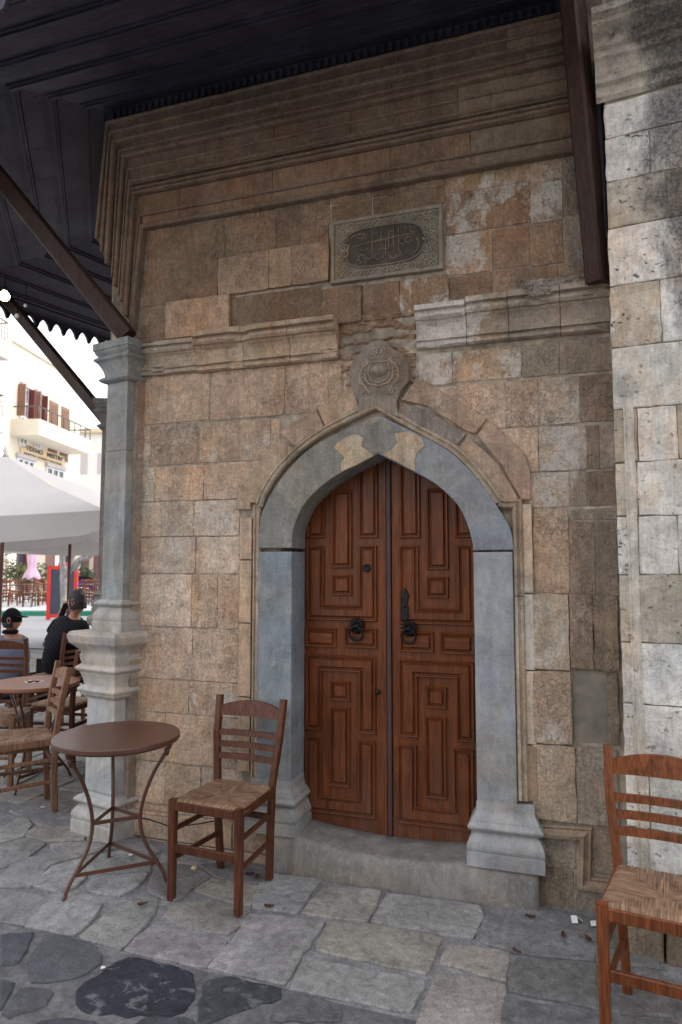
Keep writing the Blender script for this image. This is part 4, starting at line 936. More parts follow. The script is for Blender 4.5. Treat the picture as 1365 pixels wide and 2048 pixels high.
rrow(443, 562, [None, 1420], [a(PW, .6)]); rrow(562, 688, [None, 1323, 1420], [a((.46, .43, .36), .6), a(PW, .5)]); rrow(688, 814, [None, 1420], [a(PW, .6)])
rrow(814, 922, [None, 1276, 1357, 1420], [a((.42, .38, .31), .3), a(PW, .5)]); rrow(922, 1031, [None, 1276, 1420], [a((.50, .47, .40), .5), a(PW, .5)])
rrow(1031, 1150, [None, 1278, 1358, 1420], [a(PW, .4), a(PW, .5)]); rrow(1150, 1286, [None, 1420], [a((.45, .43, .37), .4)])
rrow(1286, 1410, [None, 1282, 1420], [a((.50, .48, .42), .7), a(PW, .8)]); rrow(1410, 1540, [None, 1420], [a(PW, .6)]); rrow(1540, 1660, [None, 1300, 1420], [a(PW, .5)])
rrow(1660, 1780, [None, 1420], [a(PW, .4)]); rrow(1780, 1900, [None, 1330, 1420], [a((.40, .36, .29), .3)])
# engaged round moulding near its corner
m = MB(); u0 = RP(1268, 1100)[0]; z0, z1 = .02, RP(1268, 752)[1]
m.sweep([(u0, z0), (u0, z1)], [(-.020, -.01), (-.018, .007), (-.008, .013), (.004, .012), (.012, .007), (.016, .010), (.022, .009), (.026, -.01)], rm); m.lathe(rm(u0, z1 + .0, -.008), [(.019, -.004), (.014, .012), (.002, .026)], 12)
obj('corner_roll', m, 'pale', nb_, (.54, .53, .48, .5))
# cornice at the head and base course
CR = [(1.0, .0), (1.0, .20), (.9, .205), (.86, .18), (.8, .178), (.74, .150), (.70, .120), (.62, .105), (.60, .085), (.50, .085), (.47, .07), (.40, .052), (.30, .040), (.27, .05), (.20, .05), (.17, .03), (.05, .022), (.0, .0)]
zA, zB_ = RP(1290, 183)[1], RP(1290, 50)[1]
for u_a, u_b in ((-.03, .33), (.333, 1.3)):
    m = MB(); n_ = 20; vs = []; L = len(CR); 
    for i in range(n_ + 1):
        for t, d in CR:
            u = u_a + (u_b - u_a) * i / n_; nz = noise.noise(Vector((u * 9, t * 5, 1))); vs.append(rm(u, zA + (zB_ - zA) * t, (d + nz * .012) if d else 0))
    fs = []
    for i in range(n_):
        for q in range(L - 1): fs.append((i * L + q, (i + 1) * L + q, (i + 1) * L + q + 1, i * L + q + 1))
    fs += [tuple(range(L)), tuple(range(n_ * L, n_ * L + L))[::-1]]
    m.add(vs, fs); obj('cornice_stone', m, 'pale', nb_, (.44, .42, .38, .3))
for ya, yb in ((-150, -40), (-40, 48)):
    zt, zb = RP(1290, ya)[1], RP(1290, yb)[1]
    m = MB(); m.prism([(0, zb + .003), (.6, zb + .003), (.6, zt), (0, zt)], rm, -.2, .03, .01, .005, .05); obj('stone_block', m, 'pale', nb_, (.45, .42, .38, .5))
for (xa, xb) in ((1236, 1330), (1330, 1420)):
    ua, ub = RP(xa, 1850)[0], RP(xb, 1850)[0]; m = MB(); m.prism([(ua + .002, -.03), (ub - .002, -.03), (ub - .002, .17), (ua + .002, .17)], rm, -.03, .085, .014, .006, .06); obj('base_stone', m, 'stone', nb_, J((.24, .20, .155, .2)))
# slice of old timber standing in the corner behind the strut
m = MB(); m.beam(at(1212, 480, 3.30), at(1195, 125, 3.26), .03, .05); obj('timber_post', m, 'eave', kiosk)
# =================================================================== GROUND
gnd = MB(); xs = [-60, -30, -15, -9] + [-7 + .35 * i for i in range(27)] + [3, 6, 15, 40]; ys = [-12, -4, 0] + [.6 + .3 * i for i in range(25)] + [9, 12, 18, 30, 60, 120]
vs = [(x, y, gz(x, y) - .012) for y in ys for x in xs]; fs = []
for j in range(len(ys) - 1):
    for i in range(len(xs) - 1): q = j * len(xs) + i; fs.append((q, q + 1, q + len(xs) + 1, q + len(xs)))
gnd.add(vs, fs, True); ground = obj('ground', gnd, 'mortar', None, kind='structure')
def gm(u, v, d): return Vector((u, v, gz(u, v) + d))
pav = bpy.data.objects.new('pavement', None); COL.objects.link(pav); pav['kind'] = 'structure'
def slab(P, col, par, name='paving_stone', world=False, th=None):
    Q = P if world else [tuple(G(*p)[:2]) for p in P]
    if not world:
        cx_ = sum(q[0] for q in Q) / len(Q); cy_ = sum(q[1] for q in Q) / len(Q); Q2 = []
        for q in Q:
            v = Vector((q[0] - cx_, q[1] - cy_)); Q2.append((q[0] + v.normalized().x * .009, q[1] + v.normalized().y * .009))
        Q = Q2
    m = MB(); m.prism(Q, gm, -.02, random.uniform(-.003, .001) if th is None else th, random.uniform(.005, .009), .007 if name == 'paving_stone' else .008, .05 if name == 'paving_stone' else .04)
    o = obj(name, m, 'paving', par, J(col, .07)); o.color[3] = col[3] if len(col) > 3 else 1.0; return o
c4 = lambda P: [(x / 2, 1580 + y / 2) for x, y in P]
c5 = lambda P: [(500 + x / 1.82, 1650 + y / 1.82) for x, y in P]
PA = (.26, .262, .265, 1.); PB = (.28, .27, .25, 1.); PD = (.18, .182, .185, 1.)
for P, c in ((c4([(0, 415), (105, 410), (208, 435), (97, 535), (0, 522)]), PA), (c4([(245, 410), (330, 410), (412, 450), (392, 490), (296, 580), (103, 540), (175, 462)]), PA),
             (c4([(342, 375), (385, 345), (590, 330), (560, 375), (480, 418), (352, 400)]), PA), (c4([(450, 472), (540, 432), (632, 430), (622, 490), (485, 633), (312, 583)]), PA),
             (c4([(652, 500), (710, 450), (830, 440), (985, 477), (980, 530), (908, 572), (722, 538)]), PB), (c4([(612, 537), (912, 602), (823, 707), (493, 638)]), PA),
             (c4([(1002, 492), (1298, 527), (1212, 650), (1138, 778), (834, 703), (930, 602)]), PA), (c4([(772, 395), (850, 352), (1055, 380), (1000, 458), (900, 438)]), PB),
             (c4([(1092, 332), (1283, 357), (1188, 488), (1012, 463), (1047, 367)]), PA),
             (c5([(190, 315), (275, 215), (475, 237), (428, 350)]), PB), (c5([(442, 350), (500, 247), (838, 290), (850, 320), (813, 408)]), PA), (c5([(237, 450), (287, 347), (530, 370), (700, 412), (640, 538), (600, 530)]), PB),
             (c5([(150, 595), (207, 482), (638, 562), (585, 678), (400, 640)]), PA), (c5([(692, 500), (720, 432), (943, 462), (933, 563)]), PB), (c5([(610, 760), (615, 690), (690, 532), (928, 580), (905, 780)]), PB),
             (c5([(822, 410), (882, 300), (1100, 300), (1262, 340), (1258, 490), (962, 460)]), PD), (c5([(942, 600), (967, 482), (1258, 502), (1262, 663)]), PD), (c5([(920, 780), (922, 622), (1262, 682), (1320, 800)]), PD),
             (c5([(1268, 345), (1400, 350), (1500, 520), (1262, 490)]), PD), (c5([(1266, 500), (1500, 530), (1560, 700), (1266, 665)]), PD), (c5([(1268, 685), (1560, 715), (1600, 850), (1320, 800)]), PD),
             (c4([(0, 220), (110, 187), (188, 210), (60, 298), (0, 308)]), PA), (c4([(0, 385), (0, 340), (90, 268), (300, 250), (330, 262), (200, 300), (125, 380)]), PA), (c4([(132, 378), (205, 303), (345, 268), (345, 350), (300, 385), (240, 405)]), PA),
             (c4([(350, 330), (360, 262), (480, 245), (600, 262), (600, 322)]), PA), (c4([(608, 340), (640, 290), (770, 300), (840, 345), (760, 395), (700, 440), (640, 425), (590, 400)]), PD), (c4([(205, 212), (350, 205), (480, 228), (340, 255), (230, 258)]), PA),
             (c4([(100, 180), (150, 140), (335, 150), (335, 198), (195, 205)]), PB), (c4([(0, 210), (0, 160), (90, 100), (130, 140), (95, 182)]), PA), (c4([(40, 80), (120, 20), (300, 30), (330, 145), (150, 135), (100, 100)]), PA),
             (c4([(860, 345), (800, 300), (900, 290), (1080, 325), (1062, 375)]), PD), (c4([(350, 195), (352, 150), (480, 190), (600, 210), (640, 245), (600, 258), (490, 222)]), PA), (c4([(640, 285), (650, 250), (780, 262), (880, 285), (790, 297)]), PA)):
    slab(P, c, pav)
road = bpy.data.objects.new('street', None); COL.objects.link(road); road['kind'] = 'structure'
M['mortar_s'] = plain_mat('street_mortar', (.125, .128, .138), .85, .35, 40, bmp=.6)  # street mortar, darkened so its colour carries the vignette at the bottom
_e = [G(*p) for p in [(-500, 1780), (0, 1843), (47, 1852), (150, 1875), (242, 1902), (415, 1939), (570, 1972), (683, 2004), (820, 2034), (960, 2060), (1500, 2170)]]
_m = MB(); _v = []
for q in _e: _v.append((q.x, q.y, gz(q.x, q.y) - .0085))
for q in _e: _v.append((q.x, -3.4, gz(q.x, q.y) - .0085))
_m.add(_v, [(i, i + 1, i + 12, i + 11) for i in range(10)]); obj('street_bed', _m, 'mortar_s', road)
BKS = (.065, .072, .088, 1.)
for P, c in ((c4([(0, 577), (132, 568), (75, 688), (0, 703)]), BKS), (c4([(117, 700), (175, 577), (300, 592), (388, 630), (402, 690), (345, 728), (250, 758), (130, 763)]), (.10, .108, .125, 1.)),
             (c4([(305, 800), (390, 742), (460, 692), (512, 670), (640, 692), (768, 732), (778, 830), (738, 883), (560, 898), (360, 888), (305, 848)]), (.026, .031, .043, .15)),
             (c4([(822, 762), (900, 742), (1118, 792), (1128, 830), (1040, 850), (820, 933), (790, 933)]), (.045, .050, .060, .3)), (c4([(1172, 817), (1363, 862), (1363, 918), (1082, 918)]), (.11, .11, .115, .7)),
             (c4([(12, 888), (80, 792), (200, 792), (213, 810), (188, 858), (40, 903)]), (.09, .095, .11, 1.)), (c4([(0, 752), (58, 772), (10, 868), (0, 878)]), BKS), (c4([(60, 960), (240, 907), (380, 922), (420, 990), (100, 1010)]), BKS),
             (c4([(520, 960), (560, 915), (740, 900), (790, 950), (760, 1010), (500, 1000)]), BKS), (c4([(1080, 935), (1380, 935), (1400, 1010), (1020, 1020)]), (.10, .10, .11, 1.))):
    slab(P, c, road, 'cobblestone')
# regular irregular paving further off (built as far as the stones can be told apart)
random.seed(21)
def filler():
    lim = G(0, 1590)
    y = 3.0; n = 0
    while y < 9.5:
        h = .22 + .16 * random.random() + .03 * (y - 3); x = -9.0 + random.random() * .4
        xe = -3.05 if y < 3.95 else (-2.9 - .55 * (y - 3.9))
        while x < xe:
            w_ = random.uniform(.3, .62)
            Q = [(x, y), (x + w_ - .03, y + random.uniform(-.02, .02)), (x + w_ - .03 + random.uniform(-.04, .03), y + h - .03), (x + random.uniform(-.03, .03), y + h - .03)]
            cx_, cy_ = x + w_ / 2, y + h / 2
            v = Vector((cx_, cy_, 0)) - CAM; d_ = v.dot(FW); sx = CX + F * v.dot(RT) / max(.1, d_); sy = CY - F * v.dot(UP) / max(.1, d_)
            if -60 < sx < 320 and 1290 < sy < 1625: slab(Q, random.choice((PA, PB, PA, (.26, .25, .24, 1.))), pav, world=True); n += 1
            x += w_
        y += h
filler()
# fill between traced slabs and the street to the right/behind the camera
# plaza surface further away
pl = MB(); pl.add([(p.x, p.y, gz(p.x, p.y) - .004) for p in (G(-900, 1300), G(330, 1300), G(330, 1215), G(-900, 1215))], [(0, 1, 2, 3)])
m = MB(); q = [(-30, 10.2), (-2.2, 10.2), (1, 16), (1, 26), (-30, 26)]; m.add([(x, y, .0640) for x, y in q], [tuple(range(5))]); obj('plaza', m, 'plaster_grey', None, kind='structure')
# =================================================================== FURNITURE
def rush_mesh(wf, wr, d0):
    m = MB(); n = 64; vs = []; fs = []
    for j in range(n + 1):
        for i in range(n + 1):
            u = i / n * 2 - 1; v = j / n * 2 - 1; w_ = wf + (wr - wf) * (v + 1) / 2; x = u * w_ / 2; y = v * d0 / 2
            r = max(abs(u), abs(v)); edge = max(0, (r - .86) / .14)
            z = .458 - .016 * (1 - r) ** .7 * 1.1 + .006 * math.sin(min(1, r) * math.pi) - .030 * (1 - math.sqrt(max(0, 1 - edge * edge)))
            s_ = x if abs(v) > abs(u) else y
            z += .0022 * noise.noise(Vector((s_ * 190, 3 if abs(v) > abs(u) else 9, 1))) + .002 * math.sin(s_ * 520)
            z += .003 * noise.noise(Vector((x * 16, y * 16, 4)))
            if abs(abs(u) - abs(v)) < .035: z -= .002
            vs.append((x, y, z))
    for j in range(n):
        for i in range(n): q = j * (n + 1) + i; fs.append((q, q + 1, q + n + 2, q + n + 1))
    # skirt down to below the rails
    b = len(vs); ring = [i for i in range(n + 1)] + [(j + 1) * (n + 1) - 1 for j in range(1, n + 1)] + [n * (n + 1) + i for i in range(n - 1, -1, -1)] + [j * (n + 1) for j in range(n - 1, 0, -1)]
    for k in ring: v = vs[k]; vs.append((v[0] * .985, v[1] * .985, .424))
    L = len(ring)
    for k in range(L): fs.append((ring[k], ring[(k + 1) % L], b + (k + 1) % L, b + k))
    fs.append(tuple(range(b, b + L))); m.add(vs, fs, True); return m
def make_chair(name, label, mat, loc, rz, group=None, kind='chair'):
    t = thing(name, label, kind, loc, rz, group)
    fx, rxb, rxt, fy, ry = .178, .140, .188, -.175, .175
    def P(x): return x
    obj('seat', rush_mesh(.385, .325, .365), 'rush', t, local=True)
    for s_ in (-1, 1):
        m = MB(); m.beam((s_ * fx, fy, 0), (s_ * fx, fy, .452), .034, .034, (0, 1, 0), .038, .038, .15); m.box((s_ * fx, fy, .4535), (.030, .030, .004)); obj('leg', m, mat, t, local=True)
        m = MB(); pts = [(s_ * rxb, ry + .012, 0), (s_ * (rxb + .010), ry, .24), (s_ * (rxb + .018), ry, .45), (s_ * (rxt - .006), ry + .028, .68), (s_ * rxt, ry + .062, .862)]
        for i in range(4): m.beam(pts[i], Vector(pts[i + 1]) + (Vector(pts[i + 1]) - Vector(pts[i])).normalized() * .003, .032, .036, (0, 1, 0), None, None, .15)
        obj('leg', m, mat, t, local=True)
    for z, th in ((.425, .040),):
        m = MB(); m.beam((-fx, fy, z), (fx, fy, z), .024, th); obj('seat_rail', m, mat, t, local=True)
        m = MB(); m.beam((-rxb - .02, ry, z), (rxb + .02, ry, z), .022, th); obj('seat_rail', m, mat, t, local=True)
        for s_ in (-1, 1): m = MB(); m.beam((s_ * fx, fy, z), (s_ * (rxb + .02), ry, z), .022, th); obj('seat_rail', m, mat, t, local=True)
    def stretch(a_, b_, w_, h_): m = MB(); m.beam(a_, b_, w_, h_, ch=.2); obj('stretcher', m, mat, t, local=True)
    stretch((-fx, fy, .235), (fx, fy, .235), .018, .038)
    for s_ in (-1, 1):
        stretch((s_ * fx, fy, .185), (s_ * (rxb + .008), ry, .185), .020, .022); stretch((s_ * fx, fy, .315), (s_ * (rxb + .012), ry, .315), .020, .022)
    stretch((-rxb, ry, .30), (rxb, ry, .30), .016, .030)
    def slat(z0, z1, zc_, th, arch=0):
        m = MB(); n = 12; vs = []; y0 = ry + .03 + .035 * ((z0 + z1) / 2 - .70) / .185
        xw = rxt - .008 + .012 * ((z0 + z1) / 2 - .8)
        for i in range(n + 1):
            u = i / n * 2 - 1; x = u * xw; cy_ = y0 + .020 * (1 - u * u); top = z1 + arch * (1 - u * u)
            for dy, z in ((-th / 2, z0), (th / 2, z0), (th / 2, top), (-th / 2, top)): vs.append((x, cy_ + dy + (z - (z0 + z1) / 2) * .19, z))
        fs = [(0, 1, 2, 3), tuple(range(4 * n, 4 * n + 4))[::-1]]
        for i in range(n):
            for k in range(4): fs.append((4 * i + k, 4 * i + (k + 1) % 4, 4 * i + 4 + (k + 1) % 4, 4 * i + 4 + k))
        m.add(vs, fs); return m
    obj('crest_rail', slat(.765, .812, 0, .016, .032), mat, t, local=True)
    for z in (.682, .625, .568): obj('back_slat', slat(z - .014, z + .014, 0, .014), mat, t, local=True)
    return t
mch, mo, mt = 'chair', 'chairo', 'chairt'
f1 = (G(331, 1797) + G(474, 1834)) / 2; r1 = (G(438, 1743) + G(529, 1767)) / 2
cen = (f1 + r1) / 2
chair1 = make_chair('rush_chair', 'reddish brown rush seated chair beside the round metal table and left jamb', mch, (cen.x + .005, cen.y + .02, gz(cen.x, cen.y)), R(-4), 'rush seated wooden cafe chairs')
fl = Vector((.115, 2.44)); th_ = R(-8.5); rv = Vector((-.178 * math.cos(th_) + .175 * math.sin(th_), -.178 * math.sin(th_) - .175 * math.cos(th_)))
cR = fl - rv
chairR = make_chair('rush_chair', 'orange brown rush seated chair at bottom right, before the pale wall', mo, (cR.x - .030, cR.y + .03, 0), th_, 'rush seated wooden cafe chairs')
rl = (G(103, 1622) + G(92, 1600)) / 2; fdir = Vector((-.64, -.77)); c2_ = Vector((rl.x, rl.y)) + fdir * .175
chairL = make_chair('rush_chair', 'tan wooden chair side on at left edge, facing away from the metal table', mt, (c2_.x, c2_.y, gz(c2_.x, c2_.y)), math.atan2(fdir.x, -fdir.y), 'rush seated wooden cafe chairs')
def face_rz(dx, dy): return math.atan2(dx, -dy)
def pos_h(px, py, z):  # point at height z seen at a pixel
    return atz(px, py, z)
p = pos_h(128, 1405, .50); dup(chair1, (p.x, p.y, .06), face_rz(-.95, -.10), 'dark brown rush chair between the small tan table and the pilaster')
p = CAM + FW * 6.32 + RT * (-627 * 6.32 / F)
chB = dup(chair1, (p.x, p.y, .06), face_rz(-.15, 1), 'dark chair holding the seated person in black cap, its slatted back to camera')
p = pos_h(2, 1312, .93); dup(chairL, (p.x - .12, p.y + .1, .06), face_rz(.9, .4), 'pale chair back cut by the left edge beside the tan table')
# tables
def make_table(name, label, loc, angs, mat, top):
    t = thing(name, label, 'table', loc, 0, 'round metal cafe tables')
    H = .685; m = MB(); m.lathe((0, 0, 0), [(.284, H - .026), (.297, H - .025), (.300, H - .020), (.300, H - .004), (.297, H), (.2, H + .0005), (.05, H + .0005)], 64, sm=False); obj('tabletop', m, top, t, local=True)
    keys = [(.235, .665), (.262, .655), (.266, .640), (.250, .615), (.226, .575), (.190, .515), (.158, .44), (.136, .37), (.126, .30), (.134, .23), (.160, .17), (.198, .115), (.232, .07), (.250, .04), (.256, .018), (.268, .005)]
    for an in angs:
        c, s_ = math.cos(R(an)), math.sin(R(an)); m = MB(); k2 = smoothline(keys, 3)
        m.tube([(p.x * c, p.x * s_, p.y) for p in k2], [.0092 if p.y < .63 and p.y > .03 else (.012 if p.y >= .63 else .009) for p in k2], 8); m.lathe((.252 * c, .252 * s_, .612), [(.006, -.02), (.013, -.008), (.013, .008), (.006, .02)], 8)
        obj('leg', m, mat, t, local=True)
    for r_, z in ((.124, .30), (.216, .095)):
        for i in range(3):
            a_, b_ = angs[i], angs[(i + 1) % 3]; m = MB(); m.beam((r_ * math.cos(R(a_)), r_ * math.sin(R(a_)), z), (r_ * math.cos(R(b_)), r_ * math.sin(R(b_)), z), .006, .018); obj('brace', m, mat, t, local=True)
    m = MB(); m.tube([(.27 * math.cos(2 * math.pi * i / 32), .27 * math.sin(2 * math.pi * i / 32), .655) for i in range(32)], .006, 6, True); obj('rim_ring', m, mat, t, local=True)
    return t
tc = Vector((-2.105, 2.90)); tz = gz(*tc)
table = make_table('metal_table', 'brown painted round metal table with curved legs beside the stone pedestal', (tc.x, tc.y, tz), (-108, 132, 12), 'tmetal', 'tmetal')
p = pos_h(68, 1364, .745); t2 = dup(table, (p.x, p.y, .06), R(40), 'tan topped round table with coloured motif beyond the near chairs')
for ch in t2.children:
    if ch.name.startswith('tabletop'):
        ch.data = ch.data.copy(); ch.data.materials[0] = M['tmetal_o']
ash = thing('motif_print', 'small round black and white mosaic motif on the tan table', 'ornament', (p.x, p.y, .06 + .686))
for i in range(14):
    m = MB(); t = i * .449; rr = (.03, .055)[i % 2]; m.lathe((rr * math.cos(t * 2), rr * math.sin(t * 2), .001), [(.012, 0), (.011, .0012)], 6); obj('mosaic_piece', m, ('blackc', 'paper')[i % 2], ash, local=True)
# litter
def litter(px, py, pts, mat, label, cat, name, rz=0, h=.0):
    p = G(px, py); m = MB(); m.add([(x, y, z) for x, y, z in pts], [tuple(range(4)), (3, 2, 4, 5)] if len(pts) == 6 else [tuple(range(len(pts)))])
    m2 = MB(); m2.add([(x, y, z + .0015) for x, y, z in pts], m.f); me = m
    n = len(pts); m.add([(x, y, z + .0012) for x, y, z in pts], m.f[:])
    o = obj(name, m, mat, None, local=True); o.location = (p.x, p.y, p.z + .005 + h); o.rotation_euler = (0, 0, rz); tag(o, label, cat); return o
litter(1152, 1846, [(-.02, -.015, 0), (.005, -.018, .002), (.01, .012, .018), (-.015, .018, .016), (.03, -.012, .0), (.034, .01, .0)], 'paper', 'folded scrap of white paper on the paving by the wall foot', 'paper', 'paper_scrap', .3)
litter(1188, 1852, [(-.012, -.022, 0), (.016, -.02, .004), (.014, .02, .006), (-.012, .02, .001)], 'paper', 'flat white paper scrap beside the orange chair front leg', 'paper', 'paper_scrap', .1, .002)
litter(262, 1713, [(-.012, -.006, 0), (.012, -.008, .003), (.014, .006, .003), (-.01, .008, .006)], 'paper', 'tiny white foil scrap under the metal table', 'paper', 'paper_scrap', .7)
litter(85, 1617, [(-.014, -.006, 0), (.012, -.008, .003), (.014, .006, .003), (-.01, .008, .004)], 'paper', 'white scrap on the paving at the tan chair leg', 'paper', 'paper_scrap', .2)
litter(206, 1940, [(-.008, -.006, 0), (.008, -.005, .003), (.008, .006, .003), (-.008, .006, .004)], 'paper', 'white cigarette end between dark street cobbles', 'paper', 'paper_scrap', .2)
leafs_ = [(1062, 1838, 'curled brown leaf in the joint beside the threshold end'), (1128, 1875, 'dry brown leaf lying in a hole of the paving'), (538, 1817, 'brown leaf on the slab before the wooden chair'), (515, 1758, 'dry leaf behind the wooden chair rear leg'), (500, 1752, 'reddish dry leaf beneath the wooden chair'), (1178, 1882, 'long dark dry twig beside the orange chair leg'), (285, 1813, 'dark curled leaf on a pale slab left of the chair'), (1035, 1908, 'dark dry leaf in the joint at bottom right')]
for i, (x, y, lb) in enumerate(leafs_):
    random.seed(i); p = G(x, y); m = MB(); L = .022; vs = []
    for k in range(7):
        t = k / 6; w_ = .010 * math.sin(math.pi * t) + .0008
        for s_ in (-1, 0, 1): vs.append(((t - .5) * 2 * L, s_ * w_, .004 + .006 * abs(s_) * random.uniform(.5, 1.6) + .008 * (t - .5) ** 2 * 2))
    fs = []
    for k in range(6):
        for s_ in (0, 1): fs.append((k * 3 + s_, k * 3 + s_ + 1, k * 3 + s_ + 4, k * 3 + s_ + 3))
    m.add(vs, fs); m.add([(x_, y_, z_ + .001) for x_, y_, z_ in vs], fs); o = obj('dry_leaf', m, 'dryleaf', None, local=True); o.location = (p.x, p.y, p.z + .002); o.rotation_euler = (0, 0, i * 1.7); tag(o, lb, 'leaf', 'dry leaves on the paving')
m = MB(); m.tube([G(247, 1648) + Vector((0, 0, .05)), at(300, 1640, 3.35), at(345, 1655, 3.34), at(400, 1648, 3.345), at(440, 1640, 3.36)], .003, 6); tag(obj('cable', m, 'blackc'), 'thin dark cable running along the wall foot behind the chair', 'cable')
# =================================================================== BACKGROUND
def CP(px, py, d): return CAM + FW * d + RT * ((px - CX) * d / F) - UP * ((py - CY) * d / F)
def xyz(p, z): return (p.x, p.y, z)
# ---- cream building across the square
FU = Vector((-.249, .969)); FN = Vector((.969, .249)); FO = Vector((-24.2, 29.8)); FNV = Vector((FN.x, FN.y, 0))
def fm(u, v, d): p = FO + FU * u + FN * d; return Vector((p.x, p.y, v))
def FP(px, py, d=0):
    p = hit(px, py, FNV, FN.dot(FO) + d); return (Vector((p.x, p.y)) - FO).dot(FU), p.z
def fbox(name, u0, u1, z0, z1, d0, d1, mat, par, **k):
    m = MB(); m.prism([(min(u0, u1), min(z0, z1)), (max(u0, u1), min(z0, z1)), (max(u0, u1), max(z0, z1)), (min(u0, u1), max(z0, z1))], fm, d0, d1); return obj(name, m, mat, par, **k)
cb = thing('apartment_building', 'cream building with long balcony, red brown shutters and yellow sign', 'building', (FO.x, FO.y, 0))
ztop = FP(163, 766)[1]; uR = FP(161, 900)[0]; uL = FP(8, 900)[0]
fbox('wall', uL, uR, 0, ztop, -8, 0, 'cream', cb); fbox('parapet', uL, uR + .1, ztop, ztop + .18, -.3, .1, 'cream', cb)
def window(px0, px1, yt, hgt, par, mat='wwood', cols=3, d=.02):
    u0 = FP(px0, yt)[0]; zt = FP(px0, yt)[1]; u1 = FP(px1, yt)[0]
    m = MB(); w_ = u1 - u0; zb = zt - hgt; bars = [u0, u1] + [u0 + w_ * i / cols for i in range(1, cols)]
    for b_ in bars: m.prism([(b_ - .06, zb), (b_ + .06, zb), (b_ + .06, zt), (b_ - .06, zt)], fm, 0, d + .05)
    for i in range(5): z = zb + hgt * i / 4; m.prism([(u0, z - .04), (u1, z - .04), (u1, z + .04), (u0, z + .04)], fm, 0, d + .04)
    f = obj('window', m, mat, par); g = MB(); g.prism([(u0, zb), (u1, zb), (u1, zt), (u0, zt)], fm, .003, d); obj('pane', g, 'glass', f)
    s_ = MB(); s_.prism([(u0 - .12, zt + .05), (u1 + .12, zt + .05), (u1 + .12, zt + .22), (u0 - .12, zt + .22)], fm, 0, .14); obj('lintel', s_, 'greyr', f); return f
window(34, 66, 916, 2.9, cb); window(92, 126, 934, 2.9, cb)
b0 = FP(21, 870); bz1 = FP(20, 837)[1]; BD = 1.25; uB = FP(183, 900, BD)[0]
fbox('balcony', b0[0], uB, b0[1], b0[1] + .16, 0, BD, 'cream', cb)
fbox('balcony_parapet', b0[0], uB, b0[1] + .16, bz1, BD - .12, BD + .003, 'cream', cb); fbox('balcony_parapet', b0[0] + .003, b0[0] + .12, b0[1] + .16, bz1 - .003, .0, BD - .12, 'cream', cb); fbox('balcony_parapet', uB - .12, uB - .003, b0[1] + .16, bz1 - .003, .0, BD - .12, 'cream', cb)
m = MB(); rz_ = bz1 + .55
m.tube([fm(b0[0] + .05, rz_, .05), fm(b0[0] + .05, rz_, BD - .06), fm(uB - .06, rz_, BD - .06), fm(uB - .06, rz_, .05)], .03, 6)
n_ = 9
for i in range(n_ + 1): u = b0[0] + .05 + (uB - b0[0] - .11) * i / n_; m.tube([fm(u, bz1 - .02, BD - .06), fm(u, rz_, BD - .06)], .025, 5)
obj('railing', m, 'rail', cb)
for (px, yt, yb, mat) in ((37, 768, 832, 'shutter_t'), (56, 780, 840, 'shutter'), (68, 783, 846, 'shutter_t'), (82, 792, 852, 'shutter')):
    u, zt = FP(px, yt); zb = FP(px, yb)[1]
    m = MB(); m.prism([(u - .03, zb), (u + .03, zb), (u + .03, zt), (u - .03, zt)], fm, .0, .34)
    f = obj('shutter', m, mat, cb)
    m = MB()
    for i in range(14): z = zb + .1 + (zt - zb - .2) * i / 14; m.prism([(u - .045, z), (u - .02, z), (u - .02, z + .07), (u - .045, z + .07)], fm, .03, .31)
    obj('louvre', m, mat, f)
for (x0, x1, yt, h_) in ((42, 56, 774, 2.6), (72, 82, 788, 2.6)): window(x0, x1, yt, h_, cb, cols=2)
for (x0, x1, yt, h_) in ((99, 116, 800, 2.7), (123, 138, 812, 2.7)):
    u0, zt = FP(x0, yt); u1 = FP(x1, yt)[0]; m = MB(); m.prism([(u0, zt - h_), (u1, zt - h_), (u1, zt), (u0, zt)], fm, 0, .05); f = obj('shutter', m, 'shutter_t', cb)
    m = MB()
    for i in range(22): z = zt - h_ + .1 + (h_ - .2) * i / 22; m.prism([(u0 + .1, z), (u1 - .1, z), (u1 - .1, z + .045), (u0 + .1, z + .045)], fm, .05, .075)
    obj('louvre', m, 'shutter_t', f)
u0, z1 = FP(40, 884); u1 = FP(127.5, 913)[0]; z0 = FP(40, 909)[1]
sg = thing('shop_sign', 'pale yellow sign with dark lettering fixed below the balcony', 'sign', tuple(fm(u0, z0, 0)))
m = MB(); m.prism([(u0, z0), (u1, z0), (u1, z1), (u0, z1)], fm, .003, .06); obj('board', m, 'sign', sg)
def text(body, u, z, size, par, wscale=1, mat='ink', bold=0):
    cu = bpy.data.curves.new('lettering', 'FONT'); cu.body = body; cu.size = size; cu.extrude = .01; cu.offset = bold; cu.space_character = 1.05
    o = bpy.data.objects.new('t', cu); COL.objects.link(o); bpy.context.view_layer.update()
    me = bpy.data.meshes.new_from_object(o.evaluated_get(bpy.context.evaluated_depsgraph_get())); bpy.data.objects.remove(o)
    w0 = max(v.co.x for v in me.vertices); 
    for v in me.vertices: v.co = Vector(fm(u + v.co.x * wscale / w0, z + v.co.y, .068 + v.co.z)) 
    me.materials.clear(); me.materials.append(M[mat]); q = bpy.data.objects.new('lettering', me); COL.objects.link(q); q.parent = par; q.location = -base_of(par); q['kind'] = 'stuff'; return q
W_ = u1 - u0; H_ = z1 - z0
text('TEXNO   MEETIN', u0 + W_ * .10, z0 + H_ * .52, H_ * .50, sg, W_ * .82, bold=.008)
text('ΚΕΝΤΡΑ ΞΕΝΩΝ ΓΛΩΣΣΩΝ', u0 + W_ * .06, z0 + H_ * .12, H_ * .22, sg, W_ * .85)
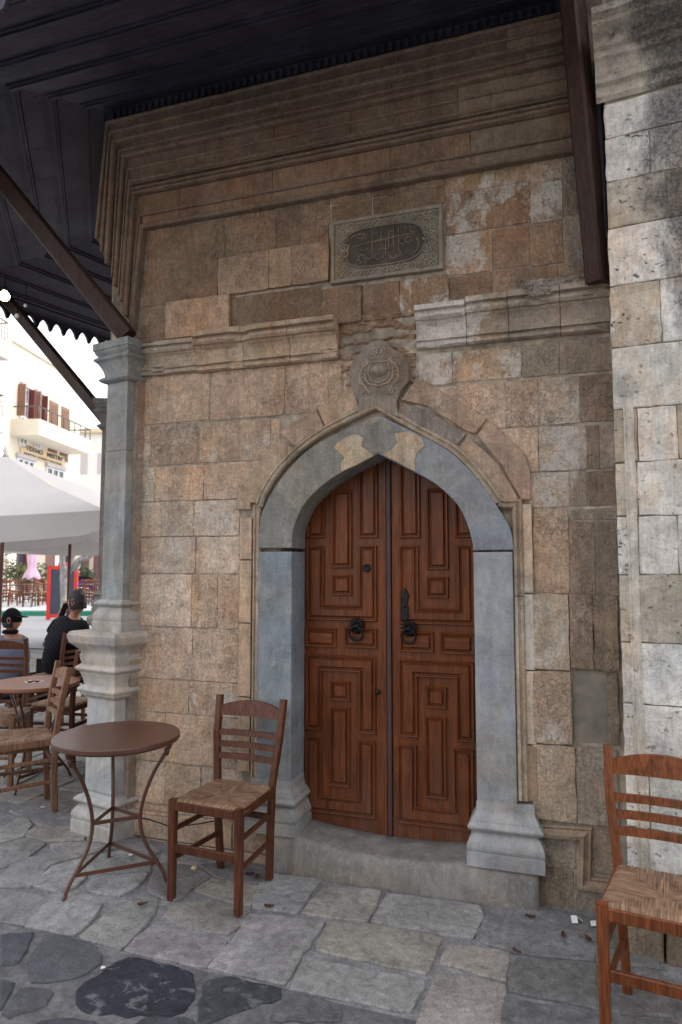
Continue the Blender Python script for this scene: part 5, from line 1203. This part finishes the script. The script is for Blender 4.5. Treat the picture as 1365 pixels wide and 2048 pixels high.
# ---- grey building with balconies at the left edge
gb = thing('grey_building', 'grey building with two projecting balconies cut by the left edge', 'building', tuple(fm(uL - 3, 0, .2)))
uG = uL - .15; fbox('wall', uG - 14, uG, 0, ztop + .6, -8, .25, 'cream2', gb)
for (ya, yb, xe) in ((690, 722, 20), (836, 868, 11)):
    q0 = FP(xe, ya, 1.5); q1 = FP(xe, yb, 1.5); fbox('balcony', q0[0] - 6, q0[0], q1[1], q0[1], .25, 1.5, 'greyr', gb)
    m = MB(); m.tube([fm(q0[0] - 6, q0[1] + .85, 1.42), fm(q0[0] - .06, q0[1] + .85, 1.42), fm(q0[0] - .06, q0[1] + .85, .3)], .025, 6)
    for i in range(30): u = q0[0] - .06 - i * .2; m.tube([fm(u, q0[1] - .02, 1.42), fm(u, q0[1] + .85, 1.42)], .012, 5)
    for k in range(1, 4): m.tube([fm(q0[0] - 6, q0[1] + .2 * k, 1.42), fm(q0[0] - .06, q0[1] + .2 * k, 1.42)], .010, 5)
    obj('railing', m, 'rail', gb)
# ---- distant pale building
p = CP(192, 1133, 52); db = thing('distant_building', 'washed out pale building beyond the cream one, beside the pilaster', 'building', (p.x, p.y, 0), YAW)
m = MB(); m.box((2, 5, 6.0), (9, 8, 12)); obj('wall', m, 'cream2', db, local=True)
m = MB(); m.box((2, 5, 12.15), (9.8, 8.8, .3)); obj('roof_slab', m, 'sign', db, local=True)
for i in range(4): m = MB(); m.box((-1.6 + i * 1.5, .98, 9.6), (.7, .1, 1.6)); obj('window', m, 'greyr', db, local=True)
# ---- shopfront row at ground level under the parasols
p = FP(60, 1133)[0]; sf = thing('shopfront_row', 'ground floor shopfronts with pale pillars, dark glass and brown panels behind the terrace', 'building', tuple(fm(p, .06, 0)))
for x0, x1, mat, nm, d in ((-40, 8, 'greyr', 'pillar', .1), (8, 25, 'cream2', 'pillar', .18), (25, 46, 'darkg', 'shop_window', .06), (46, 54, 'shutter', 'post', .3), (54, 70, 'darkg', 'shop_window', .06), (70, 85, 'beige', 'pillar', .15), (85, 105, 'brown', 'panel', .12), (105, 113, 'greyr', 'pillar', .15), (113, 121, 'brown', 'panel', .1), (121, 133, 'darkg', 'shop_window', .06), (133, 142, 'brown', 'post', .2), (142, 158, 'beige', 'pillar', .1)):
    fbox(nm, FP(x0, 1100)[0], FP(x1, 1100)[0], 0, 4.2, 0.004, d, mat, sf)
k_ = 46 / F; q = CP(185, 1133, 46)
for x0, x1, mat, nm, d in ((150, 172, 'darkg', 'shop_window', -.1), (172, 184, 'brown', 'panel', .1), (184, 192, 'beige', 'pillar', .05), (192, 250, 'brown', 'panel', 0)):
    m = MB(); c = Vector((q.x, q.y, 2.6)) + RT * (((x0 + x1) / 2 - 185) * k_); m.box(tuple(c), ((x1 - x0) * k_, 1 + d, 5.2), Matrix.Rotation(YAW, 3, 'Z')); obj(nm, m, mat, sf)
m = MB(); c = Vector((q.x, q.y, 5.4)) - Vector((FW.x, FW.y, 0)) * .8; m.box(tuple(c), (80 * k_, 2.4, .5), Matrix.Rotation(YAW, 3, 'Z')); obj('awning', m, 'shutter', sf)
# ---- raised terrace with a green edge
tp = bpy.data.objects.new('terrace', None); COL.objects.link(tp); tp['kind'] = 'structure'
def lat(l, d): v = RT * l + Vector((FW.x, FW.y, 0)).normalized() * d; return (v.x, v.y)
m = MB(); m.add([(*lat(l, d), z) for z in (.05, .235) for l, d in ((-16, 20.7), (-1, 20.7), (-1, 60), (-26, 60))], [(3, 2, 1, 0), (4, 5, 6, 7), (0, 1, 5, 4), (1, 2, 6, 5), (2, 3, 7, 6), (3, 0, 4, 7)]); obj('terrace_floor', m, 'whitep', tp)
m = MB(); m.add([(*lat(l, d), z) for z in (.05, .20) for l, d in ((-16, 20.64), (-1, 20.64), (-1, 20.697), (-16, 20.697))], [(3, 2, 1, 0), (4, 5, 6, 7), (0, 1, 5, 4), (1, 2, 6, 5), (2, 3, 7, 6), (3, 0, 4, 7)]); obj('green_edge', m, 'green', tp)
random.seed(4)
spots_ = ((18, 22.6, 2.9), (30, 24.3, .4), (57, 22.2, 3.4), (78, 22.8, 1.2), (90, 23.6, 2.6), (70, 25, .2), (10, 25, 1.0), (100, 25.2, 2.0), (163, 23.2, 3.0), (176, 24.5, .5), (187, 22.4, 2.9), (199, 23.6, 3.6), (205, 25, .6), (170, 26, 1.9))
ORD = ('first', 'second', 'third', 'fourth', 'fifth', 'sixth', 'seventh', 'eighth')
for side, L in (('left', sorted(q for q in spots_ if q[0] < 120)), ('right', sorted(q for q in spots_ if q[0] > 120))):
    for i, (x, d, rz) in enumerate(L):
        p = CP(x, 1200, d); o = dup(chairR if i % 3 else chair1, (p.x, p.y, .237), rz + YAW, 'far terrace wooden chair, %s from the left among those %s of the red framed board' % (ORD[i], side)); o['group'] = 'chairs on the far terrace'
for x, d, lb in ((38, 23.4, 'small round far terrace table left of the folded pink parasol'), (84, 24.2, 'small round far terrace table between pink parasol and red framed board'), (172, 23.6, 'small round far terrace table just right of the red framed board'), (196, 24.6, 'small round far terrace table half hidden by the stone pilaster')):
    p = CP(x, 1200, d); o = dup(table, (p.x, p.y, .237), 1.1, lb); o['group'] = 'tables on the far terrace'
# ---- planting behind the terrace chairs
def leaves(c, rad, n, size, seed=0):
    random.seed(seed); m = MB()
    for _ in range(n):
        while True:
            q = Vector([random.uniform(-1, 1) for _ in range(3)])
            if q.length < 1 and noise.noise(q * 2.2 + Vector((seed, 0, 0))) > -.18: break
        p = Vector(c) + Vector((q.x * rad[0], q.y * rad[1], q.z * rad[2])); dx = Vector([random.gauss(0, 1) for _ in range(3)]).normalized(); dy = dx.cross(Vector([random.gauss(0, 1) for _ in range(3)])).normalized(); s_ = size * random.uniform(.5, 1.3)
        m.add([p - dx * s_, p + dy * s_ * .45, p + dx * s_, p - dy * s_ * .45], [(0, 1, 2, 3)])
    return m
for i, (x, y, d, r_, mat, lb) in enumerate(((14, 1140, 26.5, .55, 'leafy', 'dry yellowish shrub in the left planter behind the terrace'), (34, 1146, 26.2, .5, 'leaf', 'green shrub between yellow bush and red post'), (50, 1150, 26.4, .4, 'leafy', 'low pale bush left of the folded pink parasol'), (78, 1146, 26.5, .5, 'leaf', 'green bush right of the folded pink parasol'), (0, 1085, 24, .6, 'leaf', 'dark leafy branch end at the left edge below the parasol'), (170, 1150, 27, .4, 'leaf', 'green bush right of the menu board'))):
    p = CP(x, y, d); t = thing('shrub', lb, 'shrub', (p.x, p.y, .237)); obj('foliage', leaves(p, (r_, r_, r_ * .85), 420, .07, i), mat, t)
    m = MB(); m.tube([(p.x, p.y, .237), (p.x + .02, p.y, p.z)], [.03, .015], 6); obj('stem', m, 'bark', t)
# ---- whitewashed tree
p = CP(126, 1133, 16); tr = thing('pollarded_tree', 'pale whitewashed pollarded tree trunk before the red framed board', 'tree', (p.x, p.y, .06))
def br(pts, rs, nm='limb'):
    P = smoothline([CP(x, y, d) for x, y, d in pts], 3) if False else [CP(x, y, d) for x, y, d in pts]
    Q = []; r2 = []
    for i in range(len(P) - 1):
        for k in range(4): f = k / 4; q = P[i].lerp(P[i + 1], f); q = q + Vector((noise.noise(q * 3), noise.noise(q * 3 + Vector((5, 0, 0))), 0)) * .03; Q.append(q); r2.append((rs[i] + (rs[i + 1] - rs[i]) * f) * (1 + .12 * noise.noise(q * 9)))
    Q.append(P[-1]); r2.append(rs[-1]); m = MB(); m.tube(Q, r2, 10); return obj(nm, m, 'bark', tr)
br([(129, 1262, 16), (129, 1225, 16), (127, 1180, 16), (129, 1150, 16)], [.10, .085, .078, .095], 'trunk')
br([(129, 1155, 16), (126, 1125, 16), (127, 1100, 16), (124, 1050, 16)], [.09, .06, .05, .03]); br([(127, 1135, 16), (124, 1108, 15.9), (112, 1098, 15.8), (104, 1085, 15.8), (96, 1060, 15.7)], [.05, .04, .035, .03, .02])
br([(131, 1150, 16), (140, 1130, 15.8), (147, 1110, 15.8), (150, 1092, 15.8), (146, 1060, 15.8)], [.06, .05, .045, .035, .02]); br([(131, 1152, 16), (150, 1125, 15.7), (168, 1112, 15.6), (183, 1092, 15.5), (188, 1060, 15.4)], [.07, .055, .045, .04, .03])
br([(150, 1140, 15.8), (160, 1122, 15.6), (176, 1116, 15.5), (190, 1100, 15.4), (206, 1082, 15.3)], [.06, .05, .045, .04, .03])
obj('foliage', leaves(CP(150, 1050, 15.8), (1.0, .9, .55), 900, .06, 12), 'leaf', tr); obj('foliage', leaves(CP(148, 1098, 15.9), (.35, .3, .18), 90, .05, 13), 'leaf', tr)
# ---- menu board
p = CP(126.5, 1133, 19.2); bd = thing('menu_board', 'tall dark board in a bright red frame with crest on top', 'signboard', (p.x, p.y, .065), YAW + R(4)); k_ = 19.2 / F
bw_, bh_ = 59 * k_, 1.50
m = MB(); m.box((0, 0, bh_ / 2), (bw_ - .16, .03, bh_ - .12)); obj('panel', m, 'slate', bd, local=True)
for s_ in (-1, 1): m = MB(); m.box((s_ * (bw_ / 2 - .05), -.005, bh_ / 2), (.10, .06, bh_)); obj('frame_bar', m, 'red', bd, local=True)
for z in (bh_ - .05, .10): m = MB(); m.box((0, -.005, z), (bw_ - .204, .055, .10)); obj('frame_bar', m, 'red', bd, local=True)
m = MB(); m.prism([(-.14, bh_), (.14, bh_), (.12, bh_ + .06), (.06, bh_ + .10), (.03, bh_ + .16), (-.03, bh_ + .16), (-.06, bh_ + .10), (-.12, bh_ + .06)], lambda u, v, d: Vector((u, -d, v)), -.02, .03, .005); obj('crest', m, 'red', bd, local=True)
p = CP(-3, 1133, 13); bd2 = thing('turquoise_board', 'turquoise board edge cut by the left edge above the capped person', 'signboard', (p.x, p.y, .065), YAW)
m = MB(); m.box((0, 0, .62 + .3), (.13, .05, .62)); obj('panel', m, plain_mat('turquoise', (.25, .62, .58), .6, .05), bd2, local=True); m = MB(); m.box((0, 0, .3), (.04, .04, .62)); obj('post', m, 'rail', bd2, local=True)
# ---- scooter
p = CP(190, 1133, 25.2); sc = thing('scooter', 'small blue and black scooter parked behind the tree branches', 'scooter', (p.x, p.y, .237), YAW + .5)
for x in (-.55, .55): m = MB(); m.tube([(x + .21 * math.cos(i * .4488), 0, .25 + .21 * math.sin(i * .4488)) for i in range(14)], .05, 8, True); m.lathe((x, .03, .25), [(.12, 0), (.12, -.06)], 12, Matrix.Rotation(R(90), 3, 'X')); obj('wheel', m, 'blackc', sc, local=True)
m = MB(); m.tube([(-.75, 0, .55), (-.45, 0, .72), (-.1, 0, .62), (.05, 0, .35), (.3, 0, .33), (.45, 0, .6), (.42, 0, .95)], [.06, .16, .15, .1, .1, .11, .08], 10); obj('body', m, plain_mat('blue_paint', (.02, .05, .35), .3, .05), sc, local=True)
m = MB(); m.tube([(-.65, 0, .84), (-.3, 0, .86), (-.05, 0, .78)], [.09, .12, .08], 8); obj('saddle', m, 'blackc', sc, local=True)
m = MB(); m.tube([(.40, -.3, 1.06), (.42, -.1, 1.0), (.42, .1, 1.0), (.40, .3, 1.06)], .02, 6); obj('handlebar', m, 'rail', sc, local=True)
# ---- parasols
def parasol(name, label, cx, cy, rz, half, zc_, ze, val, mat='fabric_w', pole=.03, zb=.06):
    t = thing(name, label, 'parasol', (cx, cy, zb), rz); m = MB(); n = 12; crn_ = [(half, half), (-half, half), (-half, -half), (half, -half)]
    zc2, ze2 = zc_ - zb, ze - zb
    for i in range(4):
        a_, b_ = Vector(crn_[i]), Vector(crn_[(i + 1) % 4]); vs = []; fs = []
        for j in range(n + 1):
            for k in range(n + 1):
                e = a_.lerp(b_, k / n); f = j / n; p_ = e * f; sag = -.10 * math.sin(math.pi * k / n) * f - .05 * math.sin(math.pi * f); vs.append((p_.x, p_.y, zc2 + (ze2 - zc2) * f + sag))
        for j in range(n):
            for k in range(n): q = j * (n + 1) + k; fs.append((q, q + 1, q + n + 2, q + n + 1))
        m.add(vs, fs, True)
        # valance
        vs = []; fs = []
        nv = 24
        for k in range(nv + 1):
            f = k / nv; e = a_.lerp(b_, f); o_ = Vector((e.x, e.y)).normalized() * (.02 * math.sin(k * 1.9) + .015); z = ze2 - .10 * math.sin(math.pi * f); sc_ = .06 * abs(math.sin(math.pi * f * 1)) 
            vs += [(e.x, e.y, z), (e.x + o_.x, e.y + o_.y, z - val - sc_ + (.07 if k in (0, nv) else 0))]
        for k in range(nv): fs.append((2 * k, 2 * k + 2, 2 * k + 3, 2 * k + 1))
        m.add(vs, fs, True)
    obj('canopy', m, mat, t, local=True)
    m = MB(); m.tube([(0, 0, 0), (0, 0, zc2 - .02)], pole, 10); m.box((0, 0, .04), (.6, .6, .08)); obj('pole', m, 'brown', t, local=True)
    m = MB(); m.lathe((0, 0, zc2 - .01), [(.05, 0), (.03, .05), (.045, .09), (.02, .16), (.003, .20)], 12); obj('finial', m, 'greyr', t, local=True)
    for c in crn_: m = MB(); m.beam((c[0] * .98, c[1] * .98, ze2 - .03), (0, 0, zc2 - .08), .022, .03); obj('rib', m, 'sign', t, local=True)
    return t
def place_parasol(corner_, ang_, half, *args, **k):
    """corner: near right corner (world x,y); ang: rotation"""
    c = Vector(corner_[:2]) - Matrix.Rotation(ang_, 2) @ Vector((half, -half)); return c
cA = CP(209, 1020, 7.8); half = 2.9; rzA = YAW + R(-4); q = place_parasol(cA, rzA, half)
parasol('parasol', 'large white square parasol filling the left edge, nearest the camera', q.x, q.y, rzA, half, 3.32, cA.z, .27)
cB = CP(179, 1062, 11.5); half = 1.3; rzB = YAW + R(-14); q = place_parasol(cB, rzB, half)
parasol('parasol', 'smaller white parasol with pointed finial behind the large one', q.x, q.y, rzB, half, 2.98, cB.z, .15)
p = CP(65, 1133, 22.2); pk = thing('folded_parasol', 'folded pink parasol on a grey pole on the far terrace', 'parasol', (p.x, p.y, .237))
m = MB(); m.tube([(0, 0, 0), (0, 0, 2.3)], .035, 8); obj('pole', m, 'greyr', pk, local=True)
m = MB(); n = 20; vs = []; fs = []
for j, (r_, z) in enumerate(((.03, 2.3), (.14, 2.1), (.16, 1.6), (.13, 1.32), (.125, 1.25), (.20, 1.1), (.27, .95), (.25, .92))):
    for k in range(n): t = 2 * math.pi * k / n; rr = r_ * (1 + .14 * math.cos(5 * t)); vs.append((rr * math.cos(t), rr * math.sin(t), z - .04 * (j > 5) * math.cos(5 * t)))
for j in range(7):
    for k in range(n): fs.append((j * n + k, j * n + (k + 1) % n, (j + 1) * n + (k + 1) % n, (j + 1) * n + k))
m.add(vs, fs, True); obj('canopy', m, 'pink', pk, local=True)
# ---- bulbs on the eaves
for (x, y, d, r_, mat, lb) in ((9, 592, 4.9, .036, 'bulb', 'lit round warm bulb hanging at the corner of the eaves'), (51, 611, 5.2, .013, 'whitep', 'tiny unlit bulb under the valance beside the strut'), (34, 632, 5.2, .018, 'whitep', 'small clear bulb hanging below the valance near the lit one')):
    p = CP(x, y, d); t = thing('light_bulb', lb, 'bulb', tuple(p)); m = MB(); m.lathe((0, 0, 0), [(.001, -r_)] + [(r_ * math.cos(R(q)), r_ * math.sin(R(q))) for q in range(-75, 61, 15)] + [(r_ * .4, r_ * 1.1)], 20); obj('globe', m, mat, t, local=True)
    m = MB(); m.lathe((0, 0, r_ * 1.0), [(r_ * .42, 0), (r_ * .42, r_ * .8), (r_ * .2, r_)], 12); m.tube([(0, 0, r_ * 1.8), (0, 0, .16)], .003, 5); obj('socket', m, 'blackc', t, local=True)
# ---- people
def skin_fig(name, joints, edges, mat, par, root, sub=2):
    ks = list(joints); me = bpy.data.meshes.new(name); me.from_pydata([tuple(joints[k][0] - base_of(par)) for k in ks], [(ks.index(a_), ks.index(b_)) for a_, b_ in edges], [])
    o = bpy.data.objects.new(name, me); COL.objects.link(o); o.parent = par
    sm = o.modifiers.new('s', 'SKIN'); sm.use_smooth_shade = True
    if not me.skin_vertices: me.skin_vertices_add() if hasattr(me, 'skin_vertices_add') else None
    for i, k in enumerate(ks):
        sv_ = me.skin_vertices[0].data[i]; r_ = joints[k][1]; sv_.radius = r_ if hasattr(r_, '__len__') else (r_, r_); sv_.use_root = (k == root)
    u = o.modifiers.new('u', 'SUBSURF'); u.levels = sub; u.render_levels = sub
    dg = bpy.context.evaluated_depsgraph_get(); bpy.context.view_layer.update(); ev = bpy.data.meshes.new_from_object(o.evaluated_get(dg)); o.modifiers.clear(); o.data = ev; ev.name = name
    for p_ in ev.polygons: p_.use_smooth = True
    ev.materials.clear(); ev.materials.append(M[mat]); return o
def head_mesh(c, face, r=.10, up=Vector((0, 0, 1))):
    """face: unit vector the face looks along"""
    f = face.normalized(); s_ = f.cross(up).normalized(); u = s_.cross(f); m = MB(); n, k_ = 28, 20; vs = []; fs = []
    for j in range(k_ + 1):
        ph = math.pi * j / k_
        for i in range(n):
            t = 2 * math.pi * i / n; x, y, z = math.sin(ph) * math.cos(t), math.sin(ph) * math.sin(t), math.cos(ph)
            fx = x * (1.0 if x < 0 else .92); fy = y * .78; fz = z * 1.22
            if z < -.2: fy *= 1 - .30 * (-z - .2); fx *= 1 - (.25 if x < 0 else .02) * (-z - .2)
            if x > .6 and abs(y) < .22: fx += .22 * math.exp(-((z + .12) / .14) ** 2) * (1 - abs(y) / .22)        # nose
            if x > .5 and abs(y) < .35: fx += .07 * math.exp(-((z + .48) / .09) ** 2) - .05 * math.exp(-((z + .62) / .06) ** 2) + .05 * math.exp(-((z + .8) / .1) ** 2)
            if x > .5 and .15 < abs(y) < .55: fx -= .09 * math.exp(-((z - .08) / .12) ** 2)                        # eye sockets
            vs.append(Vector(c) + f * fx * r + s_ * fy * r + u * fz * r)
    for j in range(k_):
        for i in range(n): fs.append((j * n + i, j * n + (i + 1) % n, (j + 1) * n + (i + 1) % n, (j + 1) * n + i))
    m.add(vs, fs, True)
    for q in (-1, 1):   # ears
        m.tube([Vector(c) + s_ * q * r * .78 + f * (-.05 + .16 * math.cos(t)) * r + u * (.28 * math.sin(t)) * r for t in [i * math.pi / 5 for i in range(10)]], r * .07, 6, True)
    return m
def hand(m, w_, d, side, s_=1.0):
    d = d.normalized(); n = d.cross(side).normalized(); P = [w_, w_ + d * .04 * s_, w_ + d * .085 * s_]; m.tube(P, [.022 * s_, .034 * s_, .030 * s_], 8)
    for i, L in enumerate((.062, .072, .068, .052)):
        b_ = w_ + d * .08 * s_ + side * (-.027 + .018 * i) * s_; m.tube([b_, b_ + d * L * .5 * s_, b_ + d * L * .85 * s_ + n * .018 * s_, b_ + d * L * .95 * s_ + n * .036 * s_], [.009 * s_, .009 * s_, .008 * s_, .006 * s_], 6)
    b_ = w_ + d * .03 * s_ - side * .025 * s_; m.tube([b_, b_ - side * .025 * s_ + d * .03 * s_, b_ - side * .022 * s_ + d * .06 * s_ + n * .02 * s_], [.011 * s_, .010 * s_, .007 * s_], 6)
def person(label, loc, j, face, hair_kind, top, bottom, hr, s_=1.0):
    t = thing('person', label, 'person', loc)
    E_ = [('pel', 'sp'), ('sp', 'ch'), ('ch', 'nk'), ('nk', 'hb'), ('ch', 'shL'), ('shL', 'elL'), ('elL', 'wrL'), ('ch', 'shR'), ('shR', 'elR'), ('elR', 'wrR'), ('pel', 'hipL'), ('hipL', 'knL'), ('knL', 'anL'), ('anL', 'toL'), ('pel', 'hipR'), ('hipR', 'knR'), ('knR', 'anR'), ('anR', 'toR')]
    rr = dict(pel=(.17, .14), sp=(.165, .13), ch=(.175, .125), nk=.050, hb=.046, shL=.062, shR=.062, elL=.042, elR=.042, wrL=.028, wrR=.028, hipL=.085, hipR=.085, knL=.058, knR=.058, anL=.04, anR=.04, toL=.035, toR=.035)
    def J_(k, f): r_ = rr[k]; return (j[k], tuple(x * f * s_ for x in r_) if hasattr(r_, '__len__') else r_ * f * s_)
    body = skin_fig('body', {k: J_(k, .86) for k in rr}, E_, 'skin', t, 'pel')
    m = head_mesh(j['hd'], face, hr); hand(m, j['wrL'], j['wrL'] - j['elL'], FW.normalized(), s_); hand(m, j['wrR'], j['wrR'] - j['elR'], FW.normalized(), s_)
    # join head and hands into the body mesh
    import bmesh
    bm = bmesh.new(); bm.from_mesh(body.data); tmp = m.mesh('tmp', base_of(t)); bm.from_mesh(tmp); bm.to_mesh(body.data); bm.free(); bpy.data.meshes.remove(tmp)
    for p_ in body.data.polygons: p_.use_smooth = True
    up_ = ['pel', 'sp', 'ch', 'nk', 'shL', 'elL', 'wrL', 'shR', 'elR', 'wrR']; jt = {k: J_(k, 1.16 if k not in ('nk',) else 1.1) for k in up_}
    for a_, b_ in (('elL', 'wrL'), ('elR', 'wrR')): jt[b_] = (j[a_].lerp(j[b_], .86), .036 * s_)
    jt['nk'] = (j['ch'].lerp(j['nk'], .85), .062 * s_)
    skin_fig('shirt', jt, [e for e in E_ if e[0] in up_ and e[1] in up_], top, t, 'pel')
    lo_ = ['pel', 'hipL', 'knL', 'anL', 'hipR', 'knR', 'anR']; skin_fig('trousers', {k: J_(k, 1.2) for k in lo_}, [e for e in E_ if e[0] in lo_ and e[1] in lo_], bottom, t, 'pel')
    for k in ('L', 'R'): m = MB(); m.tube([j['an' + k] + Vector((0, 0, -.02)), j['an' + k].lerp(j['to' + k], .5), j['to' + k]], [.045 * s_, .048 * s_, .035 * s_], 10); obj('shoe', m, 'blackc', t)
    f = face.normalized(); sd_ = f.cross(Vector((0, 0, 1))).normalized(); u = sd_.cross(f); m = MB(); n, k_ = 32, 18; vs = []; fs = []; c = j['hd']
    lim = 1.0
    for jj in range(k_ + 1):
        ph = math.pi * (.70 if hair_kind == 'hair' else .55) * jj / k_
        for i in range(n):
            tt = 2 * math.pi * i / n; x, y, z = math.sin(ph) * math.cos(tt), math.sin(ph) * math.sin(tt), math.cos(ph)
            if hair_kind == 'hair' and x > .45 and z < .55: x, z = .45, max(z, .5)
            q = 1.045 + (.16 if hair_kind == 'hair' else .01) * noise.noise(Vector((x * 6, y * 6, z * 6))); vs.append(Vector(c) + f * x * hr * q - f * hr * .03 + sd_ * y * .80 * hr * q + u * z * 1.25 * hr * q)
    for jj in range(k_):
        for i in range(n): fs.append((jj * n + i, jj * n + (i + 1) % n, (jj + 1) * n + (i + 1) % n, (jj + 1) * n + i))
    m.add(vs, fs, True); obj('hair' if hair_kind == 'hair' else 'cap', m, 'hair' if hair_kind == 'hair' else 'blackc', t)
    if hair_kind == 'cap':
        m = MB(); vs = []; fs = []
        for jj in range(k_ + 1):
            ph = math.pi * (.3 + .42 * jj / k_)
            for i in range(n):
                tt = 2 * math.pi * i / n; x, y, z = math.sin(ph) * math.cos(tt), math.sin(ph) * math.sin(tt), math.cos(ph)
                if x > .35: x = .35
                vs.append(Vector(c) + f * x * hr * 1.02 - f * hr * .03 + sd_ * y * .81 * hr * 1.02 + u * z * 1.25 * hr)
        for jj in range(k_):
            for i in range(n): fs.append((jj * n + i, jj * n + (i + 1) % n, (jj + 1) * n + (i + 1) % n, (jj + 1) * n + i))
        m.add(vs, fs, True); obj('hair', m, 'hair', t)
        m = MB(); vs = []
        for i in range(11):
            tt = R(-62 + 12.4 * i); 
            for rr_, dz in ((.92, .12), (1.75, .02)): vs.append(Vector(c) + f * math.cos(tt) * hr * rr_ + sd_ * math.sin(tt) * hr * .8 * min(rr_, 1.1) + u * hr * (dz + .25))
        fs = [(2 * i, 2 * i + 2, 2 * i + 3, 2 * i + 1) for i in range(10)]; m.add(vs, fs, True); m.add([v + Vector((0, 0, .006)) for v in vs], fs, True); obj('visor', m, 'blackc', t)
        m = MB(); m.tube([c - u * hr * 1.25 + sd_ * math.cos(q_) * .055 + f * (math.sin(q_) * .06 - .012) for q_ in [i * .5236 for i in range(12)]], .020, 8, True); obj('hood', m, 'blackc', t)
    return t
FWh = Vector((FW.x, FW.y, 0)).normalized()
jm = dict(pel=CP(116, 1350, 6.7), sp=CP(124, 1306, 6.66), ch=CP(138, 1262, 6.65), nk=CP(150, 1232, 6.62), hb=CP(152, 1216, 6.6), hd=CP(154, 1204, 6.6),
          shR=CP(170, 1254, 6.5), elR=CP(166, 1292, 6.75), wrR=CP(128, 1290, 6.95), shL=CP(119, 1246, 6.8), elL=CP(98, 1266, 6.72), wrL=CP(120, 1232, 6.75),
          hipR=CP(140, 1352, 6.6), knR=CP(98, 1346, 6.75), anR=CP(100, 1408, 6.7), toR=CP(84, 1418, 6.75), hipL=CP(116, 1350, 6.85), knL=CP(82, 1342, 7.1), anL=CP(84, 1402, 7.1), toL=CP(68, 1410, 7.15))
person('person in dark striped shirt seated with back turned, hand raised to the face', (jm['pel'].x, jm['pel'].y, .06), jm, (RT * -1 + FWh * .25 + Vector((0, 0, -.1))), 'hair', 'stripe', 'blackc', .094)
m = MB(); q = CP(128, 1219, 6.72); m.box(tuple(q), (.012, .07, .13), Matrix.Rotation(.4, 3, 'Y')); tag(obj('phone', m, 'blackc'), 'small dark phone held up by the person in striped shirt', 'phone')
dup(chair1, (jm['pel'].x + .06, jm['pel'].y - .06, .06), face_rz(-1, .05), 'dark chair under the seated person in striped shirt')
jb = dict(pel=CP(26, 1368, 6.95), sp=CP(26, 1330, 6.92), ch=CP(25, 1290, 6.9), nk=CP(25, 1264, 6.9), hb=CP(25, 1254, 6.9), hd=CP(24, 1240, 6.9),
          shR=CP(47, 1284, 6.9), elR=CP(52, 1320, 7.0), wrR=CP(48, 1330, 7.25), shL=CP(2, 1284, 6.9), elL=CP(-4, 1320, 7.0), wrL=CP(4, 1330, 7.25),
          hipR=CP(34, 1370, 6.95), knR=CP(36, 1362, 7.3), anR=CP(36, 1410, 7.3), toR=CP(36, 1412, 7.45), hipL=CP(18, 1370, 6.95), knL=CP(18, 1362, 7.3), anL=CP(18, 1410, 7.3), toL=CP(18, 1412, 7.45))
person('person in black cap and grey top seated with back to camera at left edge', (jb['pel'].x, jb['pel'].y, .06), jb, (RT * 1 + FWh * .1), 'cap', 'greyc', 'blackc', .094, .92)
# ---- unseen building behind the viewpoint, added and sized to cut the wall's light
ob = thing('unseen_shade_building', 'plain unseen building added across the street to shade the wall', 'building', (7, -3.7, 0))
m = MB(); m.box((6.2, -6.4, 3.7), (16.4, 5.4, 7.4)); obj('wall', m, 'beige', ob)
for i in range(5): m = MB(); m.box((1.4 + i * 2.6, -3.69, 4.4), (1.0, .08, 1.6)); obj('window', m, 'darkg', ob)

# ---- grit and small stones gathered along the wall foot and in the joints
random.seed(77); m = MB()
def pebble(x, y, r):
    z = gz(x, y) - .004; a0 = random.random() * 6; m.add([(x + r * math.cos(a0 + i * 1.26) * random.uniform(.7, 1.2), y + r * math.sin(a0 + i * 1.26) * random.uniform(.7, 1.2), z) for i in range(5)] + [(x + r * .2, y, z + r * .9)], [(i, (i + 1) % 5, 5) for i in range(5)])
for _ in range(900):
    px = random.uniform(240, 1230); base = 1690 + (px - 250) * .145 if px > 540 else 1672 + (px - 250) * .2
    p = G(px, base + 8 + abs(random.gauss(0, 9))); pebble(p.x, p.y, random.uniform(.0015, .0045))
for _ in range(700):
    p = G(random.uniform(0, 1365), random.uniform(1700, 2040)); pebble(p.x, p.y, random.uniform(.001, .0035))
obj('grit', m, 'mortar', None, kind='stuff')
p = G(388, 1738); m = MB(); m.prism([(-.012, -.008), (.010, -.010), (.013, .006), (-.004, .012)], lambda u, v, d: Vector((u, v, d)), 0, .013, .004, .002); o = obj('pebble', m, 'sign', None, local=True); o.location = (p.x, p.y, p.z); tag(o, 'pale yellowish pebble under the wooden chair by the table', 'pebble')
